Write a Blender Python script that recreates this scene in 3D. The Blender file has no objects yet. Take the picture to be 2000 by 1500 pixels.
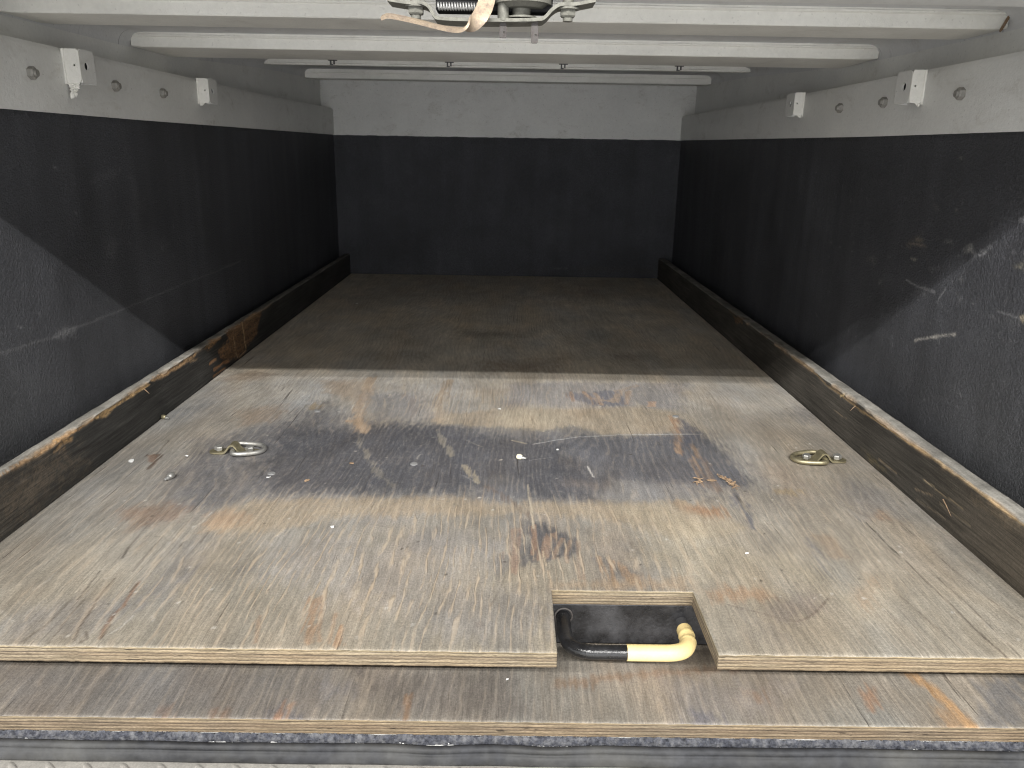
import bpy, bmesh, math
import numpy as np
from mathutils import Matrix, Vector

S = bpy.context.scene
COL = S.collection
# ---------------------------------------------------------------- camera, world, lamps, exposure
cam = bpy.data.cameras.new('camera'); cam_o = bpy.data.objects.new('camera', cam); COL.objects.link(cam_o)
cam.sensor_width = 36.0; cam.lens = 27.43; cam.clip_start = 0.01; cam.clip_end = 200
def cam_matrix(p, y, r, loc):
    cp, sp = math.cos(p), math.sin(p)
    f = Vector((0, cp, -sp)); u = Vector((0, sp, cp)); x = Vector((1, 0, 0))
    Z = Matrix.Rotation(y, 3, 'Z'); f, u, x = Z @ f, Z @ u, Z @ x
    c, s = math.cos(r), math.sin(r)
    X = c * x + s * u; U = -s * x + c * u
    m = Matrix(((X.x, U.x, -f.x, loc[0]), (X.y, U.y, -f.y, loc[1]), (X.z, U.z, -f.z, loc[2]), (0, 0, 0, 1)))
    return m
cam_o.matrix_world = cam_matrix(0.28975, -0.006144, 0.016536, (0.0194, 0.0, 0.4776))
S.camera = cam_o

W = bpy.data.worlds.new('World'); S.world = W; W.use_nodes = True
wt = W.node_tree; bg = wt.nodes['Background']
tc = wt.nodes.new('ShaderNodeTexCoord'); sx = wt.nodes.new('ShaderNodeSeparateXYZ'); mr = wt.nodes.new('ShaderNodeMapRange'); cr = wt.nodes.new('ShaderNodeValToRGB')
wt.links.new(tc.outputs['Generated'], sx.inputs[0]); wt.links.new(sx.outputs['Z'], mr.inputs[0])
mr.inputs[1].default_value = -1; mr.inputs[2].default_value = 1
wt.links.new(mr.outputs[0], cr.inputs[0]); ab = wt.nodes.new('ShaderNodeMath'); ab.operation = 'ABSOLUTE'; wt.links.new(sx.outputs['X'], ab.inputs[0])
m2 = wt.nodes.new('ShaderNodeMapRange'); wt.links.new(ab.outputs[0], m2.inputs[0]); m2.inputs[1].default_value = .12; m2.inputs[2].default_value = .75; m2.inputs[3].default_value = 1.0; m2.inputs[4].default_value = .38
vs = wt.nodes.new('ShaderNodeVectorMath'); vs.operation = 'SCALE'; wt.links.new(cr.outputs[0], vs.inputs[0]); wt.links.new(m2.outputs[0], vs.inputs['Scale']); wt.links.new(vs.outputs[0], bg.inputs[0])
el = cr.color_ramp.elements
def stop(p, v):
    e = el.new(p); e.color = (v * 0.985, v * 0.99, v, 1)
el[0].position = 0; el[0].color = (.10, .10, .10, 1); el[1].position = 1; el[1].color = (.05, .05, .05, 1)
stop(.18, .16); stop(.32, .50); stop(.40, .95); stop(.49, 1.1); stop(.56, .9); stop(.61, .45); stop(.69, .10)
bg.inputs[1].default_value = 4.2

def lamp(name, loc, target, sx_, sy_, power, colr):
    l = bpy.data.lights.new(name, 'AREA'); l.shape = 'RECTANGLE'; l.size = sx_; l.size_y = sy_; l.energy = power; l.color = colr
    o = bpy.data.objects.new(name, l); COL.objects.link(o); o.location = loc
    d = (Vector(target) - Vector(loc)).normalized()
    x = Vector((1, 0, 0)); z = -d; x = (x - z * x.dot(z)).normalized(); y = z.cross(x)
    o.matrix_world = Matrix(((x.x, y.x, z.x, loc[0]), (x.y, y.y, z.y, loc[1]), (x.z, y.z, z.z, loc[2]), (0, 0, 0, 1)))
    return o
WARM = (1.0, 0.98, 0.95)
lamp('tube_lamp', (1.3, -3.0, 2.815), (0.2, 1.2, 0), 4.6, .012, 325, WARM)
lamp('tube_lamp', (-1.4, -2.8, 2.81), (-0.2, 1.2, 0), 4.6, .012, 280, WARM)
lamp('side_lamp', (-3.55, -2.4, 2.36), (0.3, 1.3, 0), .3, .03, 60, WARM)
S.view_settings.view_transform = 'Standard'; S.view_settings.look = 'None'; S.view_settings.exposure = 0; S.view_settings.gamma = 1
S.view_settings.use_curve_mapping = False
S.cycles.use_denoising = True; S.cycles.pixel_filter_type = 'BLACKMAN_HARRIS'; S.cycles.filter_width = 1.15
S.cycles.max_bounces = 10; S.cycles.diffuse_bounces = 6

# ---------------------------------------------------------------- helpers
def lin(c):
    c = np.asarray(c, float) / 255.0
    return np.where(c <= .04045, c / 12.92, ((c + .055) / 1.055) ** 2.4)
def obj(name, me, mat=None, parent=None):
    o = bpy.data.objects.new(name, me); COL.objects.link(o)
    if mat is not None:
        for m in (mat if isinstance(mat, (list, tuple)) else [mat]): me.materials.append(m)
    if parent is not None: o.parent = parent
    return o
def tag(o, label, cat, group=None, kind=None):
    o['label'] = label; o['category'] = cat
    if group: o['group'] = group
    if kind: o['kind'] = kind
    return o
def empty(name, loc=(0, 0, 0)):
    o = bpy.data.objects.new(name, None); COL.objects.link(o); o.location = loc; o.empty_display_size = .02
    return o
def rel(o, root):                       # parts built in world space, hung on a root that stands elsewhere
    o.parent = root; o.location = -Vector(root.location)
    return o
def bm_done(bm, name, mat, parent=None, smooth=False, root=None):
    bmesh.ops.recalc_face_normals(bm, faces=bm.faces)
    me = bpy.data.meshes.new(name); bm.to_mesh(me); bm.free()
    if smooth:
        me.polygons.foreach_set('use_smooth', [True] * len(me.polygons))
        try: me.set_sharp_from_angle(angle=math.radians(40))
        except Exception: pass
    o = obj(name, me, mat)
    if root is not None: rel(o, root)
    elif parent is not None: o.parent = parent
    return o
def box(bm, x0, x1, y0, y1, z0, z1, bev=0, seg=2):
    m = Matrix.Translation(((x0 + x1) / 2, (y0 + y1) / 2, (z0 + z1) / 2)) @ Matrix.Diagonal((x1 - x0, y1 - y0, z1 - z0, 1))
    r = bmesh.ops.create_cube(bm, size=1, matrix=m)
    if bev:
        es = list({e for v in r['verts'] for e in v.link_edges})
        bmesh.ops.bevel(bm, geom=es, offset=bev, segments=seg, affect='EDGES', profile=.5)
def cyl(bm, p0, p1, r0, r1=None, n=24):
    p0, p1 = Vector(p0), Vector(p1); d = p1 - p0
    m = Matrix.Translation((p0 + p1) / 2) @ d.to_track_quat('Z', 'Y').to_matrix().to_4x4()
    bmesh.ops.create_cone(bm, cap_ends=True, segments=n, radius1=r0, radius2=r0 if r1 is None else r1, depth=d.length, matrix=m)
def tube(bm, pts, rad, n=16, closed=False, caps=True):
    pts = [Vector(p) for p in pts]; N = len(pts)
    rad = rad if hasattr(rad, '__len__') else [rad] * N
    T = []
    for i in range(N):
        a = pts[(i - 1) % N] if closed or i > 0 else pts[i]; b = pts[(i + 1) % N] if closed or i < N - 1 else pts[i]
        T.append((b - a).normalized())
    nrm = T[0].orthogonal().normalized(); rings = []
    for i in range(N):
        nrm = (nrm - T[i] * nrm.dot(T[i])).normalized(); bn = T[i].cross(nrm)
        rings.append([bm.verts.new(pts[i] + rad[i] * (math.cos(a) * nrm + math.sin(a) * bn)) for a in [2 * math.pi * k / n for k in range(n)]])
    for i in range(N if closed else N - 1):
        A, B = rings[i], rings[(i + 1) % N]
        off = 0
        if closed and i == N - 1:
            off = min(range(n), key=lambda s: (A[0].co - B[s].co).length)
        for k in range(n): bm.faces.new((A[k], A[(k + 1) % n], B[(k + 1 + off) % n], B[(k + off) % n]))
    if caps and not closed:
        bm.faces.new(rings[0][::-1]); bm.faces.new(rings[-1])
def smoothpath(ctrl, m=8):
    P = [np.array(p, float) for p in ctrl]; P = [2 * P[0] - P[1]] + P + [2 * P[-1] - P[-2]]; out = []
    for i in range(1, len(P) - 2):
        for k in range(m):
            t = k / m
            out.append(.5 * ((2 * P[i]) + (-P[i - 1] + P[i + 1]) * t + (2 * P[i - 1] - 5 * P[i] + 4 * P[i + 1] - P[i + 2]) * t * t + (-P[i - 1] + 3 * P[i] - 3 * P[i + 1] + P[i + 2]) * t ** 3))
    out.append(P[-2]); return [tuple(p) for p in out]
def strap(bm, path, wdir, width, thick):
    """a flat bar that follows path (points), its width along wdir"""
    P = [Vector(p) for p in path]; w = Vector(wdir).normalized(); rings = []
    for i, p in enumerate(P):
        t = (P[min(i + 1, len(P) - 1)] - P[max(i - 1, 0)]).normalized(); nn = t.cross(w).normalized()
        rings.append([bm.verts.new(p + a * w * width / 2 + b * nn * thick / 2) for a, b in ((-1, -1), (1, -1), (1, 1), (-1, 1))])
    for A, B in zip(rings, rings[1:]):
        for k in range(4): bm.faces.new((A[k], A[(k + 1) % 4], B[(k + 1) % 4], B[k]))
    bm.faces.new(rings[0][::-1]); bm.faces.new(rings[-1])
def hexhead(bm, c, axis, r, h, washer=0, wh=.0015):
    c = Vector(c); a = Vector(axis).normalized(); z = 0
    if washer: cyl(bm, c, c + a * wh, washer, n=24); z = wh
    p0 = c + a * (z * .98)
    cyl(bm, p0, p0 + a * h * .8, r, n=6); cyl(bm, p0 + a * h * .8, p0 + a * h, r, r * .84, n=6)

rng = np.random.RandomState(7)
class Noise:
    def __init__(s, seed): s.t = np.random.RandomState(seed).rand(512, 512)
    def __call__(s, x, y, oct=4, gain=.5):
        v = 0; a = 1; tot = 0
        for o in range(oct):
            xi = np.floor(x).astype(int); yi = np.floor(y).astype(int); fx = x - xi; fy = y - yi
            fx = fx * fx * (3 - 2 * fx); fy = fy * fy * (3 - 2 * fy); X, Y = xi % 512, yi % 512; X1, Y1 = (xi + 1) % 512, (yi + 1) % 512
            t = s.t
            v = v + a * ((t[X, Y] * (1 - fx) + t[X1, Y] * fx) * (1 - fy) + (t[X, Y1] * (1 - fx) + t[X1, Y1] * fx) * fy)
            tot += a; a *= gain; x = x * 2.03 + 17.3; y = y * 2.03 + 9.1
        return v / tot
N1, N2, N3 = Noise(1), Noise(2), Noise(3)
def segdist(P, pts, closed):
    d = np.full(len(P), 1e9); inside = np.zeros(len(P), bool); n = len(pts)
    for i in range(n if closed else n - 1):
        a = np.array(pts[i]); b = np.array(pts[(i + 1) % n]); ab = b - a
        t = np.clip(((P - a) @ ab) / max(ab @ ab, 1e-12), 0, 1); q = P - (a + t[:, None] * ab); d = np.minimum(d, np.einsum('ij,ij->i', q, q))
        if closed:
            c = ((a[1] > P[:, 1]) != (b[1] > P[:, 1]))
            xx = (b[0] - a[0]) * (P[:, 1] - a[1]) / (b[1] - a[1] if b[1] != a[1] else 1e-12) + a[0]
            inside ^= c & (P[:, 0] < xx)
    d = np.sqrt(d)
    return np.where(inside, -d, d) if closed else d
def paint(P, base, ops, warp=.004, rough=1.0, along=1, brk=.35, grain=False, desat=0.0):
    """lay stains, scuffs and scratches (their own shapes, in metres on the surface) over a base colour"""
    sc = np.array([1.0, .35]) if along == 1 else np.array([.35, 1.0])
    Q = P * sc
    w = np.stack([N1(Q[:, 0] * 60, Q[:, 1] * 60, 3) - .5, N2(Q[:, 0] * 60 + 5, Q[:, 1] * 60, 3) - .5], 1)
    nz = N3(Q[:, 0] * 220, Q[:, 1] * 220, 3) - .5; n2 = N2(Q[:, 0] * 420 + 31, Q[:, 1] * 420, 2)
    strk = N1(P[:, 0] * 300, P[:, 1] * 11 + 40, 3) - .5 if along == 1 else None
    gr = N2(P[:, 0] * 520 + 7, P[:, 1] * 520, 2) if along == 0 else None
    out = base.copy(); cover = np.zeros(len(P))
    for k, pts, c, soft, st in ops:
        a = np.array(pts); lo = a.min(0) - 3 * soft - .01; hi = a.max(0) + 3 * soft + .01
        idx = np.where(np.all((P > lo) & (P < hi), 1))[0]
        if not len(idx): continue
        fine = soft < .004
        p = P[idx] + w[idx] * (warp if not fine else warp * .35) * 2
        d = segdist(p, pts, k == 'p')
        if along == 1 and not fine: d = d + strk[idx] * .022
        elif along == 1: d = d + strk[idx] * .001
        if k == 'p':
            m = np.clip(.5 - (d + nz[idx] * soft * 1.6 * rough) / (2 * soft), 0, 1)
        else:
            m = np.clip(1.25 - d / (soft * (1 + .9 * nz[idx])), 0, 1)
            if fine: m *= np.clip(.45 + 1.2 * n2[idx], 0, 1)
        m = m * m * (3 - 2 * m) * st
        m *= 1 - brk * np.clip((n2[idx] - .5) * 3, 0, 1)
        if along == 0 and grain and k == 'p': m *= np.clip((gr[idx] - .40 + .25 * m) * 4.5, .12, 1)
        m = m[:, None]
        cl = lin(c); cl = cl + (cl.mean() - cl) * desat
        out[idx] = out[idx] * (1 - m) + cl * m; cover[idx] = np.maximum(cover[idx], m[:, 0])
    return out, cover
def axis_lines(a, b, step, extra=(), coarse=None):
    xs = list(np.arange(a, b - 1e-9, step)) + [b]
    if coarse: xs += list(np.arange(b, coarse[0], coarse[1])) + [coarse[0]]
    xs = np.array(sorted(set(np.round(xs, 5))))
    for e in extra:
        i = np.argmin(abs(xs - e)); xs[i] = e
    return xs
def grid_mesh(name, us, vs, fn, skip=None):
    U, V = np.meshgrid(us, vs, indexing='ij'); co = fn(U.ravel(), V.ravel())
    nu, nv = len(us), len(vs); I = np.arange(nu * nv).reshape(nu, nv)
    F = np.stack([I[:-1, :-1], I[1:, :-1], I[1:, 1:], I[:-1, 1:]], -1)
    if skip is not None:
        cu = (us[:-1] + us[1:]) / 2; cv = (vs[:-1] + vs[1:]) / 2
        CU, CV = np.meshgrid(cu, cv, indexing='ij'); F = F[~skip(CU, CV)]
    F = F.reshape(-1, 4)
    me = bpy.data.meshes.new(name); me.vertices.add(len(co)); me.vertices.foreach_set('co', np.ascontiguousarray(co, np.float32).ravel())
    me.loops.add(F.size); me.loops.foreach_set('vertex_index', F.ravel().astype(np.int32))
    me.polygons.add(len(F)); me.polygons.foreach_set('loop_start', np.arange(0, F.size, 4, dtype=np.int32))
    me.update(calc_edges=True); me.validate()
    return me, U.ravel(), V.ravel()
def attr(me, name, rgb, a=None):
    at = me.color_attributes.new(name, 'FLOAT_COLOR', 'POINT')
    v = np.ones((len(me.vertices), 4), np.float32); v[:, :3] = rgb[:len(v)]
    if a is not None: v[:, 3] = a
    at.data.foreach_set('color', v.ravel())

# ---------------------------------------------------------------- materials
class NT:
    def __init__(s, name):
        s.m = bpy.data.materials.new(name); s.m.use_nodes = True; s.t = s.m.node_tree; s.b = s.t.nodes['Principled BSDF']
    def put(s, sock, v):
        if isinstance(v, bpy.types.NodeSocket): s.t.links.new(v, sock)
        else:
            if sock.type == 'RGBA' and hasattr(v, '__len__') and len(v) == 3: v = (*v, 1)
            sock.default_value = v
    def n(s, typ, ins=None, out=0, **pr):
        d = s.t.nodes.new('ShaderNode' + typ)
        for k, v in pr.items(): setattr(d, k, v)
        for k, v in (ins or {}).items(): s.put(d.inputs[k], v)
        return d.outputs[out]
    def mt(s, op, a, b=0.0, c=0.0, clamp=False): return s.n('Math', {0: a, 1: b, 2: c}, operation=op, use_clamp=clamp)
    def pos(s, sc=(1, 1, 1), off=(0, 0, 0)):
        if not hasattr(s, '_p'): s._p = s.n('TexCoord', out='Object')
        return s.n('Mapping', {'Vector': s._p, 'Scale': sc, 'Location': off})
    def noise(s, sc, off=(0, 0, 0), detail=4, rough=.55, dist=0):
        return s.n('TexNoise', {'Vector': s.pos(sc, off), 'Scale': 1.0, 'Detail': detail, 'Roughness': rough, 'Distortion': dist})
    def mapr(s, v, a, b, c=0.0, d=1.0): return s.n('MapRange', {0: v, 1: a, 2: b, 3: c, 4: d})
    def mix(s, f, a, b, mode='MIX'):
        d = s.t.nodes.new('ShaderNodeMix'); d.data_type = 'RGBA'; d.blend_type = mode
        s.put(d.inputs[0], f); s.put(d.inputs[6], a); s.put(d.inputs[7], b); return d.outputs[2]
    def bump(s, h, dist, strength=1.0, nrm=None):
        i = {'Height': h, 'Distance': dist, 'Strength': strength}
        if nrm is not None: i['Normal'] = nrm
        return s.n('Bump', i)
    def set(s, **k):
        for a, v in k.items(): s.put(s.b.inputs[a.replace('_', ' ')], v)
        return s.m
def ply_top(name):
    t = NT(name); a = t.t.nodes.new('ShaderNodeAttribute'); a.attribute_name = 'stain'; C = a.outputs['Color']; Wr = a.outputs['Alpha']
    t._p = t.n('VectorMath', {0: t.n('TexCoord', out='Object'), 1: t.n('VectorMath', {0: t.n('TexNoise', {'Vector': t.n('Mapping', {'Vector': t.n('TexCoord', out='Object'), 'Scale': (9, 4, 4)}), 'Scale': 1.0, 'Detail': 3.0}, out=1), 1: (.016, .0, 0)}, operation='MULTIPLY')}, operation='ADD')
    g1 = t.noise((330, 13, 7), detail=6, rough=.65); g2 = t.noise((1000, 45, 26), (3, 1, 0), detail=4, rough=.65)
    blot = t.noise((17, 9, 5), (7, 2, 0), detail=8, rough=.68); fine = t.noise((420, 330, 300), (1, 9, 0), detail=4, rough=.75)
    # growth-ring figure of the rotary-cut veneer
    ring = t.noise((3.2, 1.0, 1), (11.3, 4.1, 0), detail=3, rough=.45, dist=.25); sep = t.n('SeparateXYZ', {0: t.pos()})
    wob = t.noise((60, 12, 1), (2, 7, 0), detail=3)
    ph = t.mt('ADD', t.mt('MULTIPLY', ring, 150.0), t.mt('ADD', t.mt('MULTIPLY', sep, 560.0), t.mt('MULTIPLY', wob, 10.0)))
    sn = t.mt('SINE', ph); rid = t.mapr(sn, .25, .95)
    rid = t.mt('MULTIPLY', rid, t.mapr(t.noise((95, 15, 1), (5, 5, 5), detail=4), .44, .57))
    m1 = t.mapr(g1, .3, .7, .86, 1.13); m2 = t.mapr(g2, .3, .7, .80, 1.20); m3 = t.mapr(blot, .3, .7, .76, 1.22); m4 = t.mapr(fine, .3, .72, .70, 1.32)
    k = t.mt('MULTIPLY', t.mt('MULTIPLY', m1, m2), t.mt('MULTIPLY', m3, m4))
    rs = t.mapr(sn, -1.0, 1.0, .92, 1.05); k = t.mt('MULTIPLY', t.mt('MULTIPLY', k, rs), .95)
    kc = t.n('CombineColor', {0: k, 1: k, 2: k}); col = t.mix(1.0, C, kc, 'MULTIPLY')
    warm = t.mapr(t.noise((14, 5, 1), (2, 2, 8), detail=5), .46, .66, 0, .24); col = t.mix(warm, col, t.mix(1.0, col, (1.14, .97, .80), 'MULTIPLY'))
    cool = t.mapr(t.noise((11, 6, 1), (9, 3, 1), detail=5), .48, .66, 0, .36); col = t.mix(cool, col, t.mix(1.0, col, (.90, .96, 1.06), 'MULTIPLY'))
    tan = t.mix(t.noise((70, 20, 1), (4, 4, 2)), (.40, .29, .185), (.50, .44, .355)); wl = t.mt('MULTIPLY', rid, t.mt('MULTIPLY', Wr, .80)); col = t.mix(wl, col, tan)
    crk = t.noise((150, 3.2, 1), (1, 4, 6), detail=4, rough=.6, dist=.3); cm = t.mt('MULTIPLY', t.mapr(crk, .66, .71), t.mapr(blot, .42, .58)); col = t.mix(t.mt('MULTIPLY', cm, .62), col, (.05, .04, .033))
    ln = t.mt('MULTIPLY', t.mapr(t.noise((420, 5, 1), (8, 2, 3), detail=4, rough=.6), .56, .66), t.mapr(t.noise((10, 3, 1), (4, 9, 1), detail=4), .45, .62)); col = t.mix(t.mt('MULTIPLY', ln, .42), col, (.085, .072, .06))
    dust = t.noise((1500, 1500, 1500), detail=1); dz = t.mapr(dust, .70, .76); col = t.mix(t.mt('MULTIPLY', dz, .38), col, (.6, .58, .55))
    pit = t.mapr(t.noise((1100, 700, 900), (6, 6, 6), detail=1), .28, .22); col = t.mix(t.mt('MULTIPLY', pit, .5), col, (.06, .05, .045))
    h = t.mt('ADD', t.mt('MULTIPLY', g1, .55), t.mt('ADD', t.mt('MULTIPLY', g2, .25), t.mt('ADD', t.mt('MULTIPLY', t.mt('MULTIPLY', rid, Wr), .9), t.mt('ADD', t.mt('MULTIPLY', fine, .25), t.mt('MULTIPLY', cm, -.8)))))
    return t.set(Base_Color=col, Roughness=t.mapr(blot, .3, .7, .62, .82), Specular_IOR_Level=.28, Normal=t.bump(h, .0016, .95))
def ply_edge(name, z0, th, tint=(1, 1, 1)):
    t = NT(name); sep = t.t.nodes.new('ShaderNodeSeparateXYZ'); t.put(sep.inputs[0], t.pos())
    wv = t.noise((9, 9, 60), detail=4); fz = t.mt('ADD', t.mt('DIVIDE', t.mt('SUBTRACT', sep.outputs[2], z0), th), t.mapr(wv, .2, .8, -.055, .055))
    r = t.t.nodes.new('ShaderNodeValToRGB'); t.put(r.inputs[0], fz); e = r.color_ramp.elements
    cols = [(0, (.20, .15, .10)), (.05, (.36, .27, .17)), (.14, (.50, .40, .26)), (.20, (.16, .12, .085)), (.25, (.42, .33, .21)), (.36, (.50, .40, .27)), (.41, (.20, .15, .10)), (.46, (.34, .26, .17)), (.55, (.42, .33, .22)), (.60, (.13, .10, .075)), (.65, (.40, .31, .20)), (.78, (.54, .44, .29)), (.83, (.17, .13, .09)), (.88, (.48, .38, .24)), (.97, (.62, .51, .33)), (1, (.48, .38, .24))]
    e[0].position = 0; e[0].color = (*cols[0][1], 1); e[1].position = 1; e[1].color = (*cols[-1][1], 1)
    for p, c in cols[1:-1]:
        q = e.new(p); q.color = (*c, 1)
    st = t.noise((26, 26, 900), (3, 1, 2), detail=5, rough=.65); fs = t.noise((300, 300, 2400), (5, 1, 1), detail=3); bl = t.noise((7, 7, 5), (2, 8, 1), detail=5)
    k = t.mt('MULTIPLY', t.mapr(st, .3, .7, .42, 1.22), t.mt('MULTIPLY', t.mapr(fs, .3, .7, .62, 1.2), t.mapr(bl, .3, .7, .55, 1.08)))
    col = t.mix(1.0, r.outputs[0], t.n('CombineColor', {0: k, 1: k, 2: k}), 'MULTIPLY'); col = t.mix(t.mapr(bl, .40, .60, 0, .8), col, t.mix(1.0, col, (.56, .60, .66), 'MULTIPLY'))
    vo = t.mapr(t.noise((40, 40, 420), (8, 8, 3), detail=4), .66, .72); col = t.mix(t.mt('MULTIPLY', vo, .8), col, (.03, .024, .02)); col = t.mix(1.0, col, tint, 'MULTIPLY')
    return t.set(Base_Color=col, Roughness=.85, Specular_IOR_Level=.2, Normal=t.bump(t.mt('SUBTRACT', st, vo), .001, .8))
def liner_mat(name):
    t = NT(name); a = t.t.nodes.new('ShaderNodeAttribute'); a.attribute_name = 'stain'
    p1 = t.noise((330, 330, 330), detail=5, rough=.65); p2 = t.noise((160, 160, 160), (3, 3, 3), detail=3); bl = t.noise((5, 5, 5), (1, 6, 2), detail=6, rough=.6); vs = t.noise((22, 22, 3), (1, 1, 1), detail=4)
    p3 = t.noise((760, 760, 760), (5, 5, 9), detail=3, rough=.7); k = t.mt('MULTIPLY', t.mt('MULTIPLY', t.mapr(p1, .3, .7, .66, 1.36), t.mapr(p3, .34, .70, .62, 1.55)), t.mt('MULTIPLY', t.mapr(bl, .3, .7, .78, 1.28), t.mapr(vs, .3, .7, .9, 1.12)))
    col = t.mix(1.0, a.outputs['Color'], t.n('CombineColor', {0: k, 1: k, 2: k}), 'MULTIPLY')
    sp = t.mt('MULTIPLY', t.mapr(t.noise((640, 640, 640), (4, 2, 7), detail=2), .66, .72), t.mapr(bl, .40, .62)); col = t.mix(t.mt('MULTIPLY', sp, .55), col, (.30, .30, .31))
    return t.set(Base_Color=col, Roughness=t.mapr(bl, .3, .7, .50, .66), Specular_IOR_Level=.38, Normal=t.bump(t.mt('ADD', p1, t.mt('MULTIPLY', p2, .6)), .0046, .9))
def paint_mat(name, colr=(.69, .69, .665), dirt=.5, rough=.42, drag=0):
    t = NT(name); bl = t.noise((6, 6, 6), detail=6, rough=.6); fi = t.noise((150, 150, 150), (2, 2, 2), detail=4); rl = t.noise((520, 520, 520), (1, 7, 2), detail=2)
    k = t.mt('MULTIPLY', t.mapr(bl, .3, .7, .91, 1.06), t.mapr(fi, .3, .7, .965, 1.03)); col = t.mix(1.0, colr, t.n('CombineColor', {0: k, 1: k, 2: k}), 'MULTIPLY')
    sm = t.mt('MULTIPLY', t.mapr(t.noise((16, 11, 26), (3, 9, 1), detail=6, rough=.65, dist=.6), .54, .72), t.mapr(fi, .35, .65)); col = t.mix(t.mt('MULTIPLY', sm, dirt), col, (.26, .23, .18))
    if drag:
        dr = t.mt('MULTIPLY', t.mapr(t.noise((26, 170, 1), (4, 2, 1), detail=3, rough=.6), .64, .70), t.mapr(t.noise((5, 14, 1), (1, 8, 2), detail=3), .46, .60)); col = t.mix(t.mt('MULTIPLY', dr, drag), col, (.12, .115, .12))
    spk = t.mapr(t.noise((240, 240, 240), (8, 1, 1), detail=0), .79, .82); col = t.mix(t.mt('MULTIPLY', spk, .5 * dirt), col, (.12, .10, .08))
    return t.set(Base_Color=col, Roughness=t.mapr(bl, .3, .7, rough - .06, rough + .12), Specular_IOR_Level=.45, Normal=t.bump(t.mt('ADD', rl, t.mt('MULTIPLY', fi, 1.5)), .0006, .6))
def metal(name, colr, metallic=.9, rough=.4, grime=.5, gcol=(.10, .09, .07), sc=90, thr=.5):
    t = NT(name); a = t.noise((sc, sc, sc), detail=5, rough=.65); f = t.noise((sc * 9, sc * 9, sc * 9), (2, 2, 2), detail=3)
    m = t.mapr(a, thr, thr + .2); col = t.mix(t.mt('MULTIPLY', m, grime), colr, gcol); k = t.mapr(f, .3, .7, .85, 1.12); col = t.mix(1.0, col, t.n('CombineColor', {0: k, 1: k, 2: k}), 'MULTIPLY')
    return t.set(Base_Color=col, Metallic=t.mt('SUBTRACT', metallic, t.mt('MULTIPLY', m, .5 * grime)), Roughness=t.mapr(a, .3, .7, rough - .08, rough + .2), Normal=t.bump(f, .0003, .5))
def plain(name, colr, rough=.6, sc=60, amp=.25, bump=.0005, spec=.4, dust=0, dcol=(.4, .39, .36), metallic=0):
    t = NT(name); a = t.noise((sc, sc, sc), detail=5, rough=.6); f = t.noise((sc * 8, sc * 8, sc * 8), (3, 1, 4), detail=3)
    k = t.mt('MULTIPLY', t.mapr(a, .3, .7, 1 - amp, 1 + amp), t.mapr(f, .3, .7, 1 - amp * .6, 1 + amp * .6)); col = t.mix(1.0, colr, t.n('CombineColor', {0: k, 1: k, 2: k}), 'MULTIPLY')
    if dust: col = t.mix(t.mt('MULTIPLY', t.mapr(t.noise((sc * .5, sc * .35, sc * .5), (7, 7, 1), detail=6, rough=.65), .45, .7), dust), col, dcol)
    return t.set(Base_Color=col, Roughness=t.mapr(a, .3, .7, rough - .08, rough + .1), Specular_IOR_Level=spec, Metallic=metallic, Normal=t.bump(t.mt('ADD', a, f), bump, .7))
def board_mat(name):
    t = NT(name); a = t.t.nodes.new('ShaderNodeAttribute'); a.attribute_name = 'stain'
    g1 = t.noise((7, 8, 260), detail=5, rough=.62); g2 = t.noise((24, 30, 1000), (2, 2, 2), detail=3); bl = t.noise((9, 6, 18), (5, 1, 1), detail=5); f = t.noise((420, 420, 420), detail=2)
    k = t.mt('MULTIPLY', t.mapr(g1, .3, .7, .62, 1.38), t.mt('MULTIPLY', t.mapr(g2, .3, .7, .78, 1.22), t.mt('MULTIPLY', t.mapr(bl, .3, .7, .75, 1.3), t.mapr(f, .3, .7, .82, 1.18))))
    col = t.mix(1.0, a.outputs['Color'], t.n('CombineColor', {0: k, 1: k, 2: k}), 'MULTIPLY')
    fib = t.mt('MULTIPLY', t.mapr(t.noise((14, 14, 700), (9, 4, 3), detail=4, rough=.6), .66, .73), t.mapr(bl, .40, .6)); col = t.mix(t.mt('MULTIPLY', fib, .42), col, (.30, .25, .18))
    return t.set(Base_Color=col, Roughness=.8, Specular_IOR_Level=.25, Normal=t.bump(t.mt('ADD', g1, t.mt('MULTIPLY', g2, .5)), .0012, .9))
M_ply = ply_top('weathered plywood face'); M_edge = ply_edge('plywood edge', -.018, .018, (.86, .84, .82)); M_edge2 = ply_edge('lower plywood edge', -.098, .018, (.70, .67, .66))
M_liner = liner_mat('black sprayed liner'); M_white = paint_mat('white gloss paint'); M_roof = paint_mat('white roof paint', (.63, .635, .635), .45, .5, .8)
M_rib = paint_mat('cream rib paint', (.83, .82, .765), .28, .38); M_board = board_mat('stained kick board')
M_zinc = metal('zinc plate', (.45, .445, .42), .8, .42, .6, (.16, .145, .12)); M_yzinc = metal('yellow zinc plate', (.38, .34, .22), .8, .42, .55, (.12, .10, .065))
M_nut = metal('dull painted nut', (.29, .28, .255), .3, .45, .5, (.13, .125, .11), 160); M_steel = metal('greased latch steel', (.15, .147, .125), .4, .58, .65, (.06, .058, .05), 120)
M_copper = metal('worn bronze lever', (.38, .30, .215), .6, .45, .85, (.15, .115, .09), 150, .42); M_rust = metal('rusty tab', (.058, .052, .049), .0, .7, .5, (.035, .026, .022), 200)
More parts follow.
